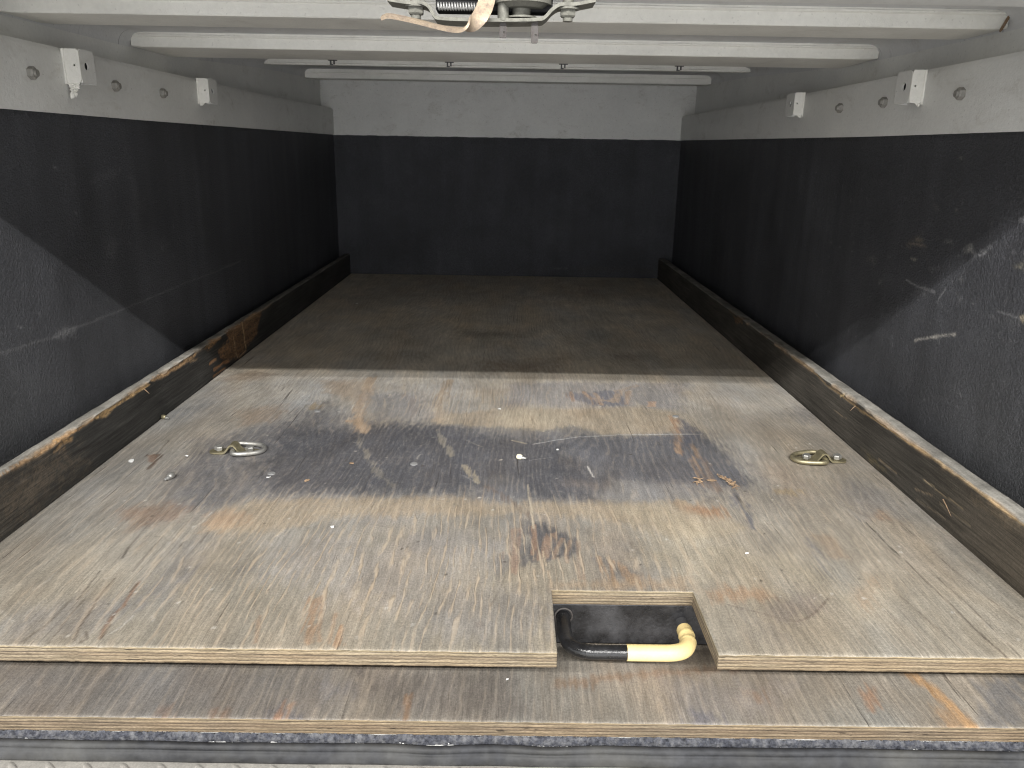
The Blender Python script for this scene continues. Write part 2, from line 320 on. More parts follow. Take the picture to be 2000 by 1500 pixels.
M_screw = metal('dull screw head', (.25, .25, .25), .2, .6, .6, (.12, .115, .11), 200); M_spring = metal('bright spring', (.36, .36, .35), .7, .45, .4); M_black = plain('black enamel steel', (.012, .012, .013), .30, 45, .35, .0005, .5, .38, (.10, .10, .105)); M_yellow = plain('pale yellow plastic', (.74, .58, .27), .45, 50, .07, .0002, .45, .25, (.50, .36, .16))
M_rubber = plain('grey weathered rubber', (.022, .023, .026), .62, 14, .5, .0008, .35, .5, (.11, .108, .098)); M_felt = plain('grey felt', (.06, .063, .075), .95, 260, .6, .002, .05, .55, (.27, .27, .275)); M_cap = plain('black rubber cap', (.05, .05, .052), .7, 90, .2)
M_tread = metal('dusty tread plate', (.50, .48, .44), .55, .48, .5, (.34, .32, .28), 50); M_dark = plain('black shade and parts', (.01, .01, .011), .9); M_clip = plain('dark clip', (.07, .07, .068), .5)
M_cream = plain('cream plastic', (.72, .68, .52), .4, 200, .06, .0001); M_flake = plain('white paint flake', (.85, .85, .84), .5, 300, .06, .0002); M_splint = plain('fresh wood splinter', (.32, .225, .145), .8, 260, .4, .0006, .2)
M_glue = plain('grey sealant', (.46, .45, .42), .6, 200, .3, .001, .3, .5, (.24, .22, .19))

# stains, scuffs and scratches: (kind, outline in metres on the surface, sRGB colour of the mark, softness or width, strength)
DECK=[
('p',[(-0.4944,1.2474),(-0.4417,1.2881),(-0.3936,1.3596),(-0.3423,1.4467),(-0.2345,1.324),(-0.0646,1.3453),(0.0307,1.3215),(0.137,1.3399),(0.1917,1.3013),(0.3485,1.3078),(0.3684,1.3086),(0.3891,1.2457),(0.3943,1.0985),(0.3753,1.0739),(0.2766,1.0213),(0.1593,1.0175),(-0.0255,1.0158),(-0.0454,1.0326),(-0.3301,1.0145),(-0.3761,0.9596),(-0.4448,0.9734),(-0.4919,1.1328)],(112,110,111),0.045,0.95),
('p',[(-0.3727,1.318),(-0.3197,1.31),(-0.2635,1.3057),(-0.2368,1.3239),(-0.1527,1.3415),(-0.0642,1.3383),(-0.0379,1.2918),(0.0305,1.2751),(0.0753,1.2642),(0.1199,1.2597),(0.1666,1.2807),(0.1184,1.2054),(0.1359,1.1833),(0.1637,1.1462),(0.1793,1.1058),(0.175,1.0861),(0.1562,1.0573),(0.1504,1.039),(0.1595,1.0196),(0.0596,1.0229),(0.0109,1.057),(-0.0208,1.0842),(-0.046,1.0415),(-0.1349,1.0385),(-0.2848,1.038),(-0.3297,1.0501),(-0.3524,1.0871),(-0.3638,1.1926),(-0.3815,1.284)],(86,86,91),0.036,1),
('p',[(-0.0133,1.0941),(0.0221,1.1203),(0.0494,1.077),(0.0521,1.0226),(0.0109,1.0524)],(114,112,113),0.012,0.9),
('p',[(0.1184,1.2054),(0.166,1.2742),(0.2254,1.2948),(0.3473,1.3025),(0.3684,1.3086),(0.3846,1.2455),(0.3943,1.0985),(0.3781,1.0835),(0.3211,1.0911),(0.2221,1.0877),(0.3002,1.0904),(0.1847,1.101),(0.1637,1.1462),(0.1359,1.1833)],(98,98,103),0.014,0.95),
('p',[(0.1821,1.096),(0.2981,1.0808),(0.2775,1.0706),(0.31,1.0443),(0.2766,1.0213),(0.285,1.0215),(0.1598,1.0218),(0.1504,1.039)],(136,133,130),0.012,0.8),
('p',[(0.1573,1.0855),(0.1736,1.0909),(0.1605,1.062),(0.1076,1.0743),(0.1111,1.0985)],(120,110,104),0.02,0.6),
('p',[(-0.0921,1.403),(0.0209,1.4315),(0.1064,1.4355),(0.208,1.4441),(0.2879,1.4682),(0.343,1.4227),(0.3293,1.3205),(0.2845,1.3052),(0.1917,1.3013),(0.1375,1.347),(0.0888,1.3171),(0.0073,1.3274),(-0.0515,1.3318),(-0.1112,1.3433)],(166,151,128),0.012,0.95),
('p',[(0.011,1.4232),(0.106,1.4275),(0.1266,1.3608),(0.0774,1.3235),(0.0071,1.3413)],(184,170,145),0.03,0.8),
('p',[(-0.3748,0.9756),(-0.3414,1.0099),(-0.2785,1.0141),(-0.1884,1.0235),(-0.0452,1.0282),(-0.0255,1.0158),(0.0335,1.0113),(0.0483,1.0182),(0.15,1.0172),(0.2845,1.0194),(0.2766,1.0213),(0.3243,0.9975),(0.3367,0.9392),(0.2582,0.9011),(0.2174,0.9283),(0.1869,0.9536),(0.1007,0.9704),(0.0653,0.9733),(0.012,0.9716),(-0.0903,0.9724),(-0.2119,0.9608),(-0.2855,0.9136),(-0.3766,0.911)],(162,146,122),0.014,0.9),
('p',[(-0.3759,0.9404),(-0.3445,0.9646),(-0.3232,0.942),(-0.3378,0.9193),(-0.3697,0.9148)],(172,144,112),0.014,0.75),
('p',[(0.2612,1.0186),(0.3265,1.0059),(0.3236,0.9812),(0.3035,0.9726),(0.2748,0.9878)],(158,120,86),0.012,0.9),
('p',[(0.167,1.005),(0.284,1.0172),(0.2572,1.0079),(0.2802,0.9799),(0.3193,0.9387),(0.3011,0.9023),(0.4068,0.7576),(0.3786,0.8776),(0.253,0.8224),(0.1813,0.8501),(0.2157,0.9206),(0.1821,0.9828)],(168,155,130),0.03,0.75),
('p',[(0.0543,0.9611),(0.073,0.9463),(0.0801,0.9135),(0.0562,0.9023)],(100,98,98),0.01,0.9),
('p',[(0.0429,0.9621),(0.0645,0.9521),(0.0939,0.9221),(0.12,0.8984),(0.113,0.8704),(0.072,0.8515),(0.039,0.8377),(0.0442,0.8915)],(92,90,92),0.006,0.9),
('p',[(0.1268,0.8986),(0.1383,0.8577),(0.1767,0.8205),(0.1812,0.7967),(0.1468,0.8197),(0.1273,0.8574)],(112,110,108),0.01,0.8),
('p',[(-0.0047,0.8538),(0.0282,0.868),(0.039,0.8377),(0.0071,0.8121)],(106,102,98),0.01,0.7),
('l',[(0.0307,0.9303),(0.0293,0.8681),(0.0303,0.8249)],(152,124,102),0.007,0.7),
('l',[(0.0784,0.9167),(0.0711,0.8829),(0.0632,0.8513)],(154,126,102),0.005,0.75),
('l',[(0.0918,0.9073),(0.0819,0.874),(0.0788,0.856)],(150,124,100),0.0035,0.75),
('l',[(0.1019,0.9027),(0.0951,0.8699),(0.0947,0.8478)],(150,124,100),0.0035,0.75),
('l',[(0.1154,0.8983),(0.1122,0.8482),(0.111,0.8107)],(154,130,106),0.006,0.7),
('l',[(0.1344,0.862),(0.1393,0.8278),(0.1485,0.7998)],(162,132,100),0.006,0.8),
('l',[(0.1505,0.8492),(0.1639,0.8202),(0.1765,0.7927)],(162,132,100),0.006,0.7),
('l',[(0.0569,0.9414),(0.0549,0.8688)],(160,124,94),0.005,0.7),
('p',[(0.0757,0.798),(0.1796,0.8125),(0.2347,0.8139),(0.2333,0.7884),(0.0751,0.7864)],(158,134,104),0.012,0.7),
('p',[(0.3296,1.4067),(0.3433,1.3775),(0.3194,1.2308),(0.3121,1.207),(0.3037,1.2184),(0.3143,1.2932)],(156,126,98),0.005,0.9),
('p',[(0.3359,1.2559),(0.3393,1.2316),(0.3217,1.1362),(0.3221,1.0629),(0.309,1.0811),(0.3205,1.1626)],(150,124,99),0.005,0.85),
('p',[(0.3464,1.3924),(0.37,1.3154),(0.3231,1.2431)],(94,96,106),0.008,0.85),
('p',[(0.3364,1.1908),(0.3426,1.1635),(0.3376,1.0634),(0.3248,1.0584),(0.3259,1.1109)],(132,112,95),0.01,0.8),
('p',[(0.3544,1.0686),(0.361,1.0371),(0.3463,0.9982),(0.3448,1.0192)],(98,99,108),0.006,0.85),
('p',[(0.3654,1.0328),(0.3698,1.0157),(0.3524,0.9396),(0.3498,0.9662)],(94,96,105),0.006,0.85),
('p',[(0.4225,1.0755),(0.4623,1.0722),(0.4454,1.0465),(0.4203,1.057)],(156,136,102),0.008,0.8),
('p',[(0.1444,1.5478),(0.2214,1.5608),(0.2542,1.5624),(0.2646,1.4671),(0.197,1.4598),(0.1492,1.5037)],(106,107,119),0.008,0.9),
('p',[(0.0147,1.6073),(0.1723,1.6254),(0.4127,1.6279),(0.3589,1.4391),(0.2872,1.464),(0.107,1.4475),(0.0156,1.4719)],(136,135,141),0.02,0.55),
('l',[(0.1495,1.5435),(0.1557,1.4869)],(166,138,116),0.006,0.9),
('l',[(0.1796,1.5496),(0.1923,1.5145),(0.2009,1.4723)],(168,144,122),0.008,0.95),
('l',[(0.2003,1.5415),(0.2116,1.4981),(0.2366,1.4891),(0.2569,1.5626)],(170,150,130),0.008,0.95),
('l',[(0.2761,1.5635),(0.2554,1.4749)],(166,144,124),0.008,0.95),
('l',[(0.2487,1.5622),(0.2985,1.6025)],(164,148,132),0.006,0.8),
('p',[(-0.3793,1.6063),(-0.2736,1.6219),(-0.265,1.5097),(-0.2737,1.4582),(-0.3108,1.4901),(-0.3521,1.5231)],(168,152,132),0.02,0.8),
('l',[(-0.2753,1.6319),(-0.2692,1.5183),(-0.2595,1.3954),(-0.2536,1.3513),(-0.2354,1.2968)],(172,150,124),0.014,0.95),
('p',[(-0.2748,1.3504),(-0.2563,1.3657),(-0.2358,1.3309),(-0.2342,1.2902),(-0.2471,1.3165)],(172,146,116),0.008,0.9),
('l',[(-0.1065,1.6207),(-0.1144,1.4996),(-0.1093,1.3576)],(172,154,130),0.012,0.9),
('l',[(-0.1893,1.5134),(-0.1694,1.4798),(-0.1521,1.3558)],(166,150,132),0.007,0.8),
('p',[(-0.2665,1.5184),(-0.1502,1.5422),(-0.1193,1.3866),(-0.1449,1.3561),(-0.2254,1.3526)],(128,127,131),0.03,0.6),
('l',[(-0.2421,1.2899),(-0.2271,1.2334),(-0.2111,1.1927),(-0.1951,1.149)],(140,133,120),0.0045,0.6),
('l',[(-0.1884,1.1334),(-0.1715,1.1034),(-0.1501,1.0655)],(128,122,112),0.005,0.6),
('l',[(-0.1057,1.3089),(-0.0844,1.2453),(-0.0671,1.1869)],(146,138,122),0.004,0.65),
('l',[(-0.0498,1.1464),(-0.0359,1.1132),(-0.0218,1.0865)],(156,144,120),0.005,0.75),
('l',[(-0.0106,1.0702),(0.011,1.0479),(0.0335,1.0092),(0.0544,0.965)],(120,104,92),0.006,0.6),
('p',[(-0.493,1.4001),(-0.4147,1.4352),(-0.3994,1.3891),(-0.4108,1.3373),(-0.4549,1.3145)],(158,140,120),0.02,0.75),
('p',[(-0.3657,1.4295),(-0.3567,1.4542),(-0.3379,1.4388),(-0.3502,1.4066)],(162,142,108),0.008,0.8),
('l',[(0.0636,1.245),(0.1092,1.2687),(0.1441,1.283),(0.2142,1.297),(0.3485,1.3078)],(176,174,172),0.0016,0.9),
('l',[(0.2556,1.2987),(0.3684,1.3086)],(170,168,165),0.0018,0.9),
('l',[(0.1498,1.151),(0.1536,1.1074)],(190,186,180),0.0014,1),
('l',[(0.0524,1.0771),(0.055,0.9891),(0.0571,0.9346)],(186,172,146),0.0014,0.95),
('l',[(0.0674,0.8736),(0.0692,0.8385)],(190,170,140),0.0016,0.95),
('l',[(0.0697,0.8259),(0.0722,0.7902)],(180,158,128),0.0014,0.8),
('l',[(0.0575,1.172),(0.0939,1.1873)],(140,138,138),0.0012,0.7),
('l',[(-0.0522,1.2622),(-0.022,1.2295)],(150,142,128),0.0012,0.7),
('l',[(0.0283,1.2623),(0.0526,1.2477)],(165,155,132),0.003,0.8),
('p',[(0.3025,1.4939),(0.3196,1.4948),(0.3136,1.4612),(0.2968,1.4604)],(184,152,126),0.002,0.95),
('p',[(0.0313,1.5698),(-0.0418,1.5568),(-0.0315,1.495),(0.0153,1.5234)],(160,148,130),0.01,0.6),
('p',[(-0.0119,0.7206),(-0.0024,0.7209),(-0.0039,0.7104),(-0.0095,0.7103)],(106,82,64),0.002,0.9),
('l',[(0.2677,0.7579),(0.2905,0.7479),(0.3138,0.7347),(0.3346,0.7278),(0.3496,0.7372),(0.3673,0.7532),(0.3859,0.7752)],(112,98,84),0.002,0.8),
('p',[(0.254,0.7832),(0.2776,0.7952),(0.3191,0.7886),(0.3225,0.7737),(0.2807,0.769),(0.2535,0.7647)],(162,130,98),0.01,0.8),
('p',[(0.3213,0.77),(0.3709,0.7786),(0.366,0.7496),(0.3309,0.7284),(0.311,0.738)],(128,116,106),0.012,0.7),
('p',[(0.4289,0.7951),(0.4604,0.8237),(0.4302,0.7653),(0.4169,0.7578)],(158,132,102),0.012,0.6),
('p',[(0.4188,0.8652),(0.447,0.8795),(0.4323,0.803),(0.4069,0.8023)],(140,136,126),0.02,0.5),
('p',[(0.431,0.9269),(0.4509,0.9175),(0.4459,0.8659),(0.4251,0.8698)],(152,128,102),0.01,0.6),
('p',[(0.4107,0.9164),(0.4116,0.8695),(0.4037,0.8263),(0.4048,0.8517)],(108,108,112),0.008,0.7),
('p',[(0.5317,0.9936),(0.5574,1.0058),(0.5518,0.9776),(0.5267,0.9714)],(160,132,104),0.01,0.6),
('p',[(0.2846,0.7477),(0.3271,0.7283),(0.3027,0.6896),(0.2629,0.6918)],(132,124,114),0.03,0.6),
('p',[(-0.5116,0.9723),(-0.4487,0.997),(-0.4079,0.9755),(-0.4163,0.9481),(-0.4634,0.9208)],(140,116,96),0.02,0.8),
('p',[(-0.3849,0.9598),(-0.3546,0.9772),(-0.3203,0.9618),(-0.3401,0.9347),(-0.3755,0.9285)],(172,144,114),0.014,0.7),
('p',[(-0.3704,0.8145),(-0.3445,0.8234),(-0.3327,0.8034),(-0.3614,0.8027)],(118,115,112),0.012,0.7),
('p',[(-0.2976,0.8288),(-0.2622,0.8173),(-0.2328,0.802),(-0.2751,0.8049)],(116,113,110),0.015,0.6),
('p',[(-0.2787,0.8871),(-0.1686,0.8903),(-0.1438,0.7589),(-0.2557,0.8094)],(158,152,145),0.04,0.6),
('p',[(-0.1986,0.8894),(0.0054,0.8952),(-0.0164,0.7766),(-0.091,0.7601),(-0.1699,0.7583)],(152,144,136),0.04,0.55),
('p',[(-0.1231,0.774),(-0.0208,0.784),(0.0281,0.7968),(0.068,0.7639),(0.0658,0.7158),(-0.0277,0.701),(-0.1076,0.7386)],(146,138,128),0.02,0.5),
('p',[(-0.0128,0.8947),(0.0144,0.905),(0.0193,0.8723),(-0.0096,0.867)],(142,140,138),0.01,0.6),
('p',[(-0.0586,0.7329),(0.0087,0.7345),(0.028,0.7022),(-0.0267,0.6856)],(150,144,136),0.02,0.5),
('l',[(-0.3909,0.7424),(-0.3942,0.7252),(-0.3921,0.7056),(-0.3886,0.6839)],(118,80,52),0.003,0.7),
('l',[(-0.399,0.79),(-0.3953,0.7601),(-0.3928,0.7424)],(128,92,66),0.003,0.7),
('l',[(-0.1929,0.7577),(-0.1832,0.7103),(-0.1765,0.6794)],(164,130,96),0.004,0.7),
('l',[(-0.1828,0.7652),(-0.1683,0.6825)],(164,130,96),0.003,0.6),
('l',[(-0.1614,0.7306),(-0.1559,0.6798)],(166,132,98),0.003,0.6),
('l',[(-0.2412,0.7254),(-0.2294,0.6782)],(164,132,100),0.003,0.6),
('l',[(-0.1484,0.7047),(-0.1454,0.677)],(170,130,90),0.004,0.7),
('l',[(-0.5562,1.172),(-0.5421,1.1725),(-0.5308,1.1209)],(92,66,48),0.004,0.8),
('p',[(-0.5591,1.1719),(-0.5437,1.1764),(-0.5347,1.1426),(-0.543,1.1423)],(142,112,90),0.003,0.8),
('l',[(-0.5449,1.1724),(-0.5519,1.2371)],(84,76,68),0.0016,0.8),
('l',[(-0.446,0.8685),(-0.4422,0.842)],(70,62,54),0.0016,0.9),
('l',[(-0.4531,0.8124),(-0.4495,0.781),(-0.4461,0.7517)],(86,78,68),0.0016,0.8),
('l',[(-0.429,0.797),(-0.4278,0.774),(-0.4268,0.7521),(-0.4204,0.7246),(-0.4181,0.6987),(-0.4122,0.6773)],(92,80,68),0.0016,0.8),
('l',[(-0.3858,0.8841),(-0.386,0.8679)],(70,62,56),0.0016,0.9),
('l',[(-0.3993,0.7861),(-0.3986,0.7673)],(90,72,58),0.0016,0.8),
('l',[(-0.4183,0.9023),(-0.4162,0.8514),(-0.416,0.8133)],(104,94,84),0.0016,0.7),
('l',[(-0.4403,0.7518),(-0.4393,0.7176),(-0.4353,0.6739)],(98,88,76),0.0016,0.7),
('l',[(-0.3884,0.7057),(-0.3871,0.6809)],(86,74,62),0.0016,0.8),
('l',[(-0.4538,0.7515),(-0.4543,0.7042),(-0.4617,0.6733)],(104,96,84),0.0016,0.7),
('l',[(-0.4495,0.9314),(-0.4461,0.8595)],(108,98,88),0.0014,0.7),
('l',[(-0.4025,0.9432),(-0.4011,0.8884)],(104,94,84),0.0014,0.7),
('l',[(-0.4076,0.6927),(-0.3995,0.6806),(-0.4035,0.6745)],(84,72,60),0.0016,0.8),
('l',[(-0.3653,0.9137),(-0.3636,0.8847)],(100,88,78),0.0014,0.7),
('l',[(0.5118,0.9655),(0.5136,0.8722)],(52,46,40),0.0016,0.95),
('l',[(0.5136,0.8722),(0.5179,0.7602),(0.5208,0.7004),(0.524,0.669)],(82,72,62),0.0014,0.8),
('l',[(0.5341,0.8297),(0.5381,0.7607),(0.5377,0.6707)],(96,86,74),0.0014,0.7),
('l',[(0.4661,0.8038),(0.4774,0.7283),(0.4881,0.6755)],(110,98,84),0.0014,0.6),
('l',[(0.5592,0.9724),(0.5647,0.8305),(0.5751,0.7272)],(108,96,84),0.0014,0.6),
('l',[(0.4982,1.004),(0.5092,0.8676)],(120,108,94),0.0014,0.5)]
LOWER=[
('p',[(0.0772,0.7293),(0.1673,0.7469),(0.2567,0.7596),(0.2963,0.7549),(0.2009,0.7422),(0.1308,0.7303),(0.0765,0.7164)],(128,108,90),0.006,0.8),
('l',[(0.479,0.7476),(0.4912,0.7158),(0.4991,0.6799),(0.5022,0.6619)],(176,140,100),0.008,0.9),
('p',[(0.4804,0.6952),(0.5013,0.6838),(0.4991,0.6611),(0.4727,0.6607)],(165,134,100),0.01,0.7),
('p',[(0.4143,0.7186),(0.4294,0.7274),(0.4208,0.7022),(0.4072,0.69)],(150,116,90),0.005,0.7),
('p',[(0.5546,0.7385),(0.6067,0.7483),(0.5545,0.6658),(0.5119,0.665)],(104,104,106),0.01,0.7),
('p',[(-0.2242,0.6748),(-0.2075,0.6907),(-0.1836,0.6604),(-0.2141,0.6584)],(90,90,96),0.008,0.7),
('l',[(-0.2038,0.6868),(-0.2079,0.6637)],(165,122,86),0.005,0.7),
('p',[(-0.3346,0.6743),(-0.3267,0.6806),(-0.3172,0.664),(-0.329,0.6638)],(140,112,88),0.006,0.7),
('p',[(-0.2765,0.6738),(-0.2674,0.6778),(-0.2624,0.6635),(-0.2727,0.6633)],(150,118,92),0.006,0.7),
('p',[(-0.5407,0.7436),(-0.3979,0.742),(-0.142,0.7426),(-0.1595,0.6683),(-0.2312,0.6633),(-0.4923,0.6662)],(100,98,98),0.02,0.5),
('p',[(-0.1777,0.7243),(-0.1443,0.725),(-0.1394,0.7),(-0.1719,0.6994)],(122,119,118),0.01,0.7),
('p',[(-0.142,0.7426),(0.0293,0.7442),(0.0556,0.6721),(-0.0968,0.6694)],(94,88,84),0.02,0.6),
('p',[(0.1989,0.7316),(0.3472,0.7345),(0.2922,0.6687),(0.2024,0.6671)],(134,128,124),0.02,0.6),
('p',[(0.2172,0.6865),(0.2422,0.6792),(0.2495,0.6665),(0.2126,0.6658)],(104,102,108),0.008,0.7),
('l',[(0.2924,0.7039),(0.2934,0.7163)],(150,120,96),0.008,0.5),
('l',[(-0.0798,0.7011),(-0.0811,0.6697)],(136,106,80),0.004,0.6)]
WR=[
('l',[(1.2111,0.1999),(1.1774,0.2114),(1.1485,0.2216),(1.1044,0.2342)],(176,172,164),0.0026,0.85),
('l',[(1.2682,0.2861),(1.2145,0.2834),(1.1781,0.2829)],(130,130,132),0.002,0.8),
('p',[(1.2418,0.2824),(1.2145,0.2834),(1.1991,0.2775),(1.2209,0.2719)],(96,96,98),0.01,0.7),
('l',[(1.1669,0.2681),(1.1592,0.2828),(1.1513,0.2916)],(130,130,132),0.0016,0.8),
('p',[(1.1271,0.3564),(1.1062,0.3604),(1.0965,0.3555),(1.1207,0.3541)],(160,158,152),0.006,0.75),
('p',[(1.1043,0.3545),(1.0782,0.3562),(1.0672,0.3538),(1.0899,0.3517)],(140,140,142),0.008,0.7),
('l',[(1.0816,0.3505),(1.0679,0.356)],(170,170,172),0.002,0.8),
('p',[(1.0702,0.3631),(1.0587,0.3666),(1.0596,0.3614),(1.0666,0.3598)],(150,150,152),0.006,0.8),
('p',[(1.1749,0.3589),(1.1606,0.3613),(1.1536,0.3581)],(130,130,128),0.005,0.7),
('p',[(1.266,0.3559),(1.2387,0.357),(1.2284,0.3463),(1.2759,0.3426)],(88,82,76),0.01,0.7),
('l',[(1.277,0.346),(1.2252,0.3467)],(120,110,100),0.002,0.7),
('l',[(1.2586,0.3549),(1.2379,0.3546)],(130,118,100),0.003,0.7),
('p',[(1.2652,0.3211),(1.2441,0.3213),(1.2531,0.3166)],(160,155,142),0.004,0.8),
('p',[(1.3581,0.2727),(1.342,0.2743),(1.3579,0.2593)],(130,130,128),0.004,0.7),
('p',[(1.2045,0.314),(1.18,0.3175),(1.19,0.3094)],(116,116,118),0.006,0.7),
('p',[(1.124,0.3122),(1.1134,0.3146),(1.1151,0.3112)],(130,130,130),0.004,0.7),
('p',[(1.1132,0.2878),(1.1037,0.2848),(1.1071,0.2778)],(125,125,128),0.004,0.7),
('p',[(1.0,0.3532),(0.986,0.3565),(0.983,0.3473),(0.994,0.3485)],(170,164,140),0.008,0.8),
('p',[(0.9728,0.2829),(0.9631,0.2856),(0.9615,0.2804),(0.9697,0.28)],(206,190,156),0.005,0.9),
('l',[(1.0195,0.2834),(0.9913,0.284),(0.9726,0.2822)],(120,120,122),0.002,0.7),
('p',[(1.0332,0.2724),(1.0227,0.2783),(1.0258,0.2725)],(130,130,130),0.004,0.6),
('p',[(1.4242,0.3001),(1.3853,0.3033),(1.387,0.2954)],(104,102,98),0.008,0.6),
('p',[(1.0013,0.2718),(0.9718,0.2796),(0.9776,0.2698)],(104,104,106),0.01,0.6),
('p',[(1.062,0.4145),(1.006,0.4184),(0.9987,0.396),(1.039,0.388)],(80,80,86),0.05,0.4),
('p',[(1.2225,0.4083),(1.2023,0.4048),(1.2105,0.401)],(110,108,104),0.005,0.6),
('p',[(1.1607,0.4069),(1.1534,0.4067),(1.1586,0.4047)],(150,148,140),0.003,0.7),
('p',[(1.0175,0.365),(1.0082,0.3647),(1.0153,0.3582)],(130,130,132),0.005,0.7),
('l',[(1.0094,0.4032),(1.0021,0.4065)],(170,170,172),0.003,0.7),
('p',[(1.179,0.4815),(1.1596,0.4791),(1.1672,0.4741)],(150,148,140),0.004,0.7),
('p',[(1.5301,0.4601),(1.387,0.4478),(1.4297,0.4527)],(22,22,22),0.01,0.8),
('p',[(1.3343,0.4436),(1.2977,0.442),(1.2959,0.4365)],(22,22,22),0.008,0.8),
('p',[(1.3527,0.1415),(0.9594,0.2421),(0.9017,0.0633),(1.0739,0.0729)],(70,70,72),0.1,0.3),
('p',[(1.0452,0.4076),(1.0075,0.4231),(0.9836,0.3491),(1.0393,0.3548)],(84,84,88),0.04,0.4)]
WL=[
('l',[(1.0087,0.209),(1.1276,0.202),(1.1844,0.2042),(1.35,0.2004),(1.5428,0.2017),(1.9728,0.2018)],(92,92,94),0.0022,0.8),
('p',[(1.1444,0.2138),(1.1995,0.2049),(1.1891,0.1941),(1.135,0.2042)],(110,110,112),0.006,0.7),
('p',[(1.305,0.4236),(1.3934,0.4335),(1.4048,0.4418),(1.381,0.4211),(1.3199,0.4183)],(84,84,88),0.012,0.8),
('p',[(1.4284,0.4239),(1.4505,0.4188),(1.4647,0.3729),(1.4388,0.3746)],(80,80,84),0.01,0.7),
('p',[(1.3181,0.3171),(1.3654,0.3144),(1.3496,0.3031),(1.3227,0.3021)],(88,88,90),0.012,0.7),
('p',[(1.5219,0.3018),(1.5664,0.2919),(1.5366,0.2873)],(80,80,82),0.008,0.6),
('l',[(1.1989,0.4455),(1.2088,0.4416)],(120,120,125),0.0016,0.8),
('l',[(1.2385,0.3774),(1.2448,0.373)],(110,110,112),0.0016,0.8),
('l',[(1.8299,0.2078),(1.9728,0.2018)],(82,82,84),0.002,0.7),
('l',[(2.8341,0.0675),(3.4056,0.049)],(60,60,62),0.003,0.6),
('p',[(1.9546,0.3537),(2.0118,0.3567),(1.9883,0.3393)],(74,74,76),0.008,0.6),
('p',[(1.7032,0.3147),(1.7876,0.2958),(1.7519,0.2768)],(68,68,70),0.015,0.6),
('l',[(2.2342,-0.0121),(2.2306,-0.0265)],(64,64,64),0.002,0.1),
('p',[(1.0553,0.3793),(1.0939,0.3552),(1.1059,0.3111),(1.032,0.2943)],(70,71,74),0.05,0.5),
('p',[(1.4821,0.3995),(1.4808,0.3626),(1.4684,0.3635)],(70,70,74),0.006,0.6),
('l',[(1.8161,0.4674),(1.794,0.4403)],(80,80,82),0.002,0.6),
('p',[(1.4229,0.3667),(1.4635,0.3684),(1.4475,0.3467)],(76,76,78),0.015,0.6)]
KL=[
('p',[(1.7099,0.0847),(1.8238,0.0816),(1.947,0.0793),(1.9707,0.0725),(1.9317,0.0429),(1.9211,0.0255),(1.8528,0.0163),(1.7717,0.0046),(1.7116,0.0131),(1.6743,0.0212),(1.6523,0.0462),(1.7227,0.0569)],(120,92,66),0.006,0.95),
('l',[(1.8251,0.0757),(1.8316,0.0461),(1.8347,0.013)],(176,150,112),0.0035,0.95),
('l',[(1.7606,0.0551),(1.766,0.0245),(1.7742,0.0039)],(165,138,102),0.003,0.9),
('l',[(1.7818,0.0019),(1.8333,0.0076)],(150,120,90),0.003,0.8),
('l',[(1.6215,0.0156),(1.7116,0.0131)],(150,112,80),0.004,0.85),
('l',[(1.6138,0.0032),(1.6887,0.0013)],(140,108,80),0.003,0.8),
('l',[(1.6039,0.0341),(1.6399,0.0338)],(160,124,92),0.004,0.8),
('p',[(1.6343,0.0831),(1.651,0.0774),(1.6442,0.0688),(1.6039,0.0686),(1.5836,0.0736)],(150,118,84),0.004,0.85),
('p',[(1.8455,0.0789),(1.9287,0.081),(1.9585,0.075),(1.901,0.0672)],(140,112,80),0.005,0.85),
('p',[(1.1313,0.0772),(1.1527,0.0757),(1.2353,0.0759),(1.3162,0.0799),(1.3245,0.0709),(1.2597,0.0713),(1.197,0.0698),(1.1666,0.065),(1.1405,0.0711)],(178,148,106),0.002,0.95),
('p',[(0.9048,0.0807),(1.038,0.0799),(1.1209,0.0779),(1.132,0.0799),(1.1359,0.0742),(1.0409,0.0734),(0.9039,0.0775)],(170,136,98),0.003,0.85),
('p',[(1.0298,0.083),(1.0425,0.0796),(1.0388,0.0742),(1.0305,0.0773)],(186,150,104),0.002,0.9),
('p',[(1.05,0.0727),(1.0727,0.0684),(1.0609,0.0603),(1.0198,0.0627),(1.0161,0.0655)],(150,120,82),0.004,0.8),
('p',[(1.3302,0.0791),(1.4542,0.0753),(1.5444,0.0774),(1.5329,0.0691),(1.452,0.067),(1.3357,0.0725)],(172,140,104),0.003,0.9),
('p',[(1.4976,0.0746),(1.5506,0.0645),(1.5399,0.0598),(1.5043,0.0655)],(140,118,92),0.004,0.7),
('p',[(1.6248,0.0808),(1.6878,0.0739),(1.6418,0.0648)],(170,130,90),0.004,0.7),
('l',[(0.9475,0.0586),(1.0618,0.046),(1.1411,0.0325)],(40,36,32),0.002,0.6),
('p',[(0.9027,0.0731),(1.0211,0.0675),(1.1053,0.0199),(0.9444,0.0033),(0.8879,0.0188)],(92,82,70),0.03,0.6)]
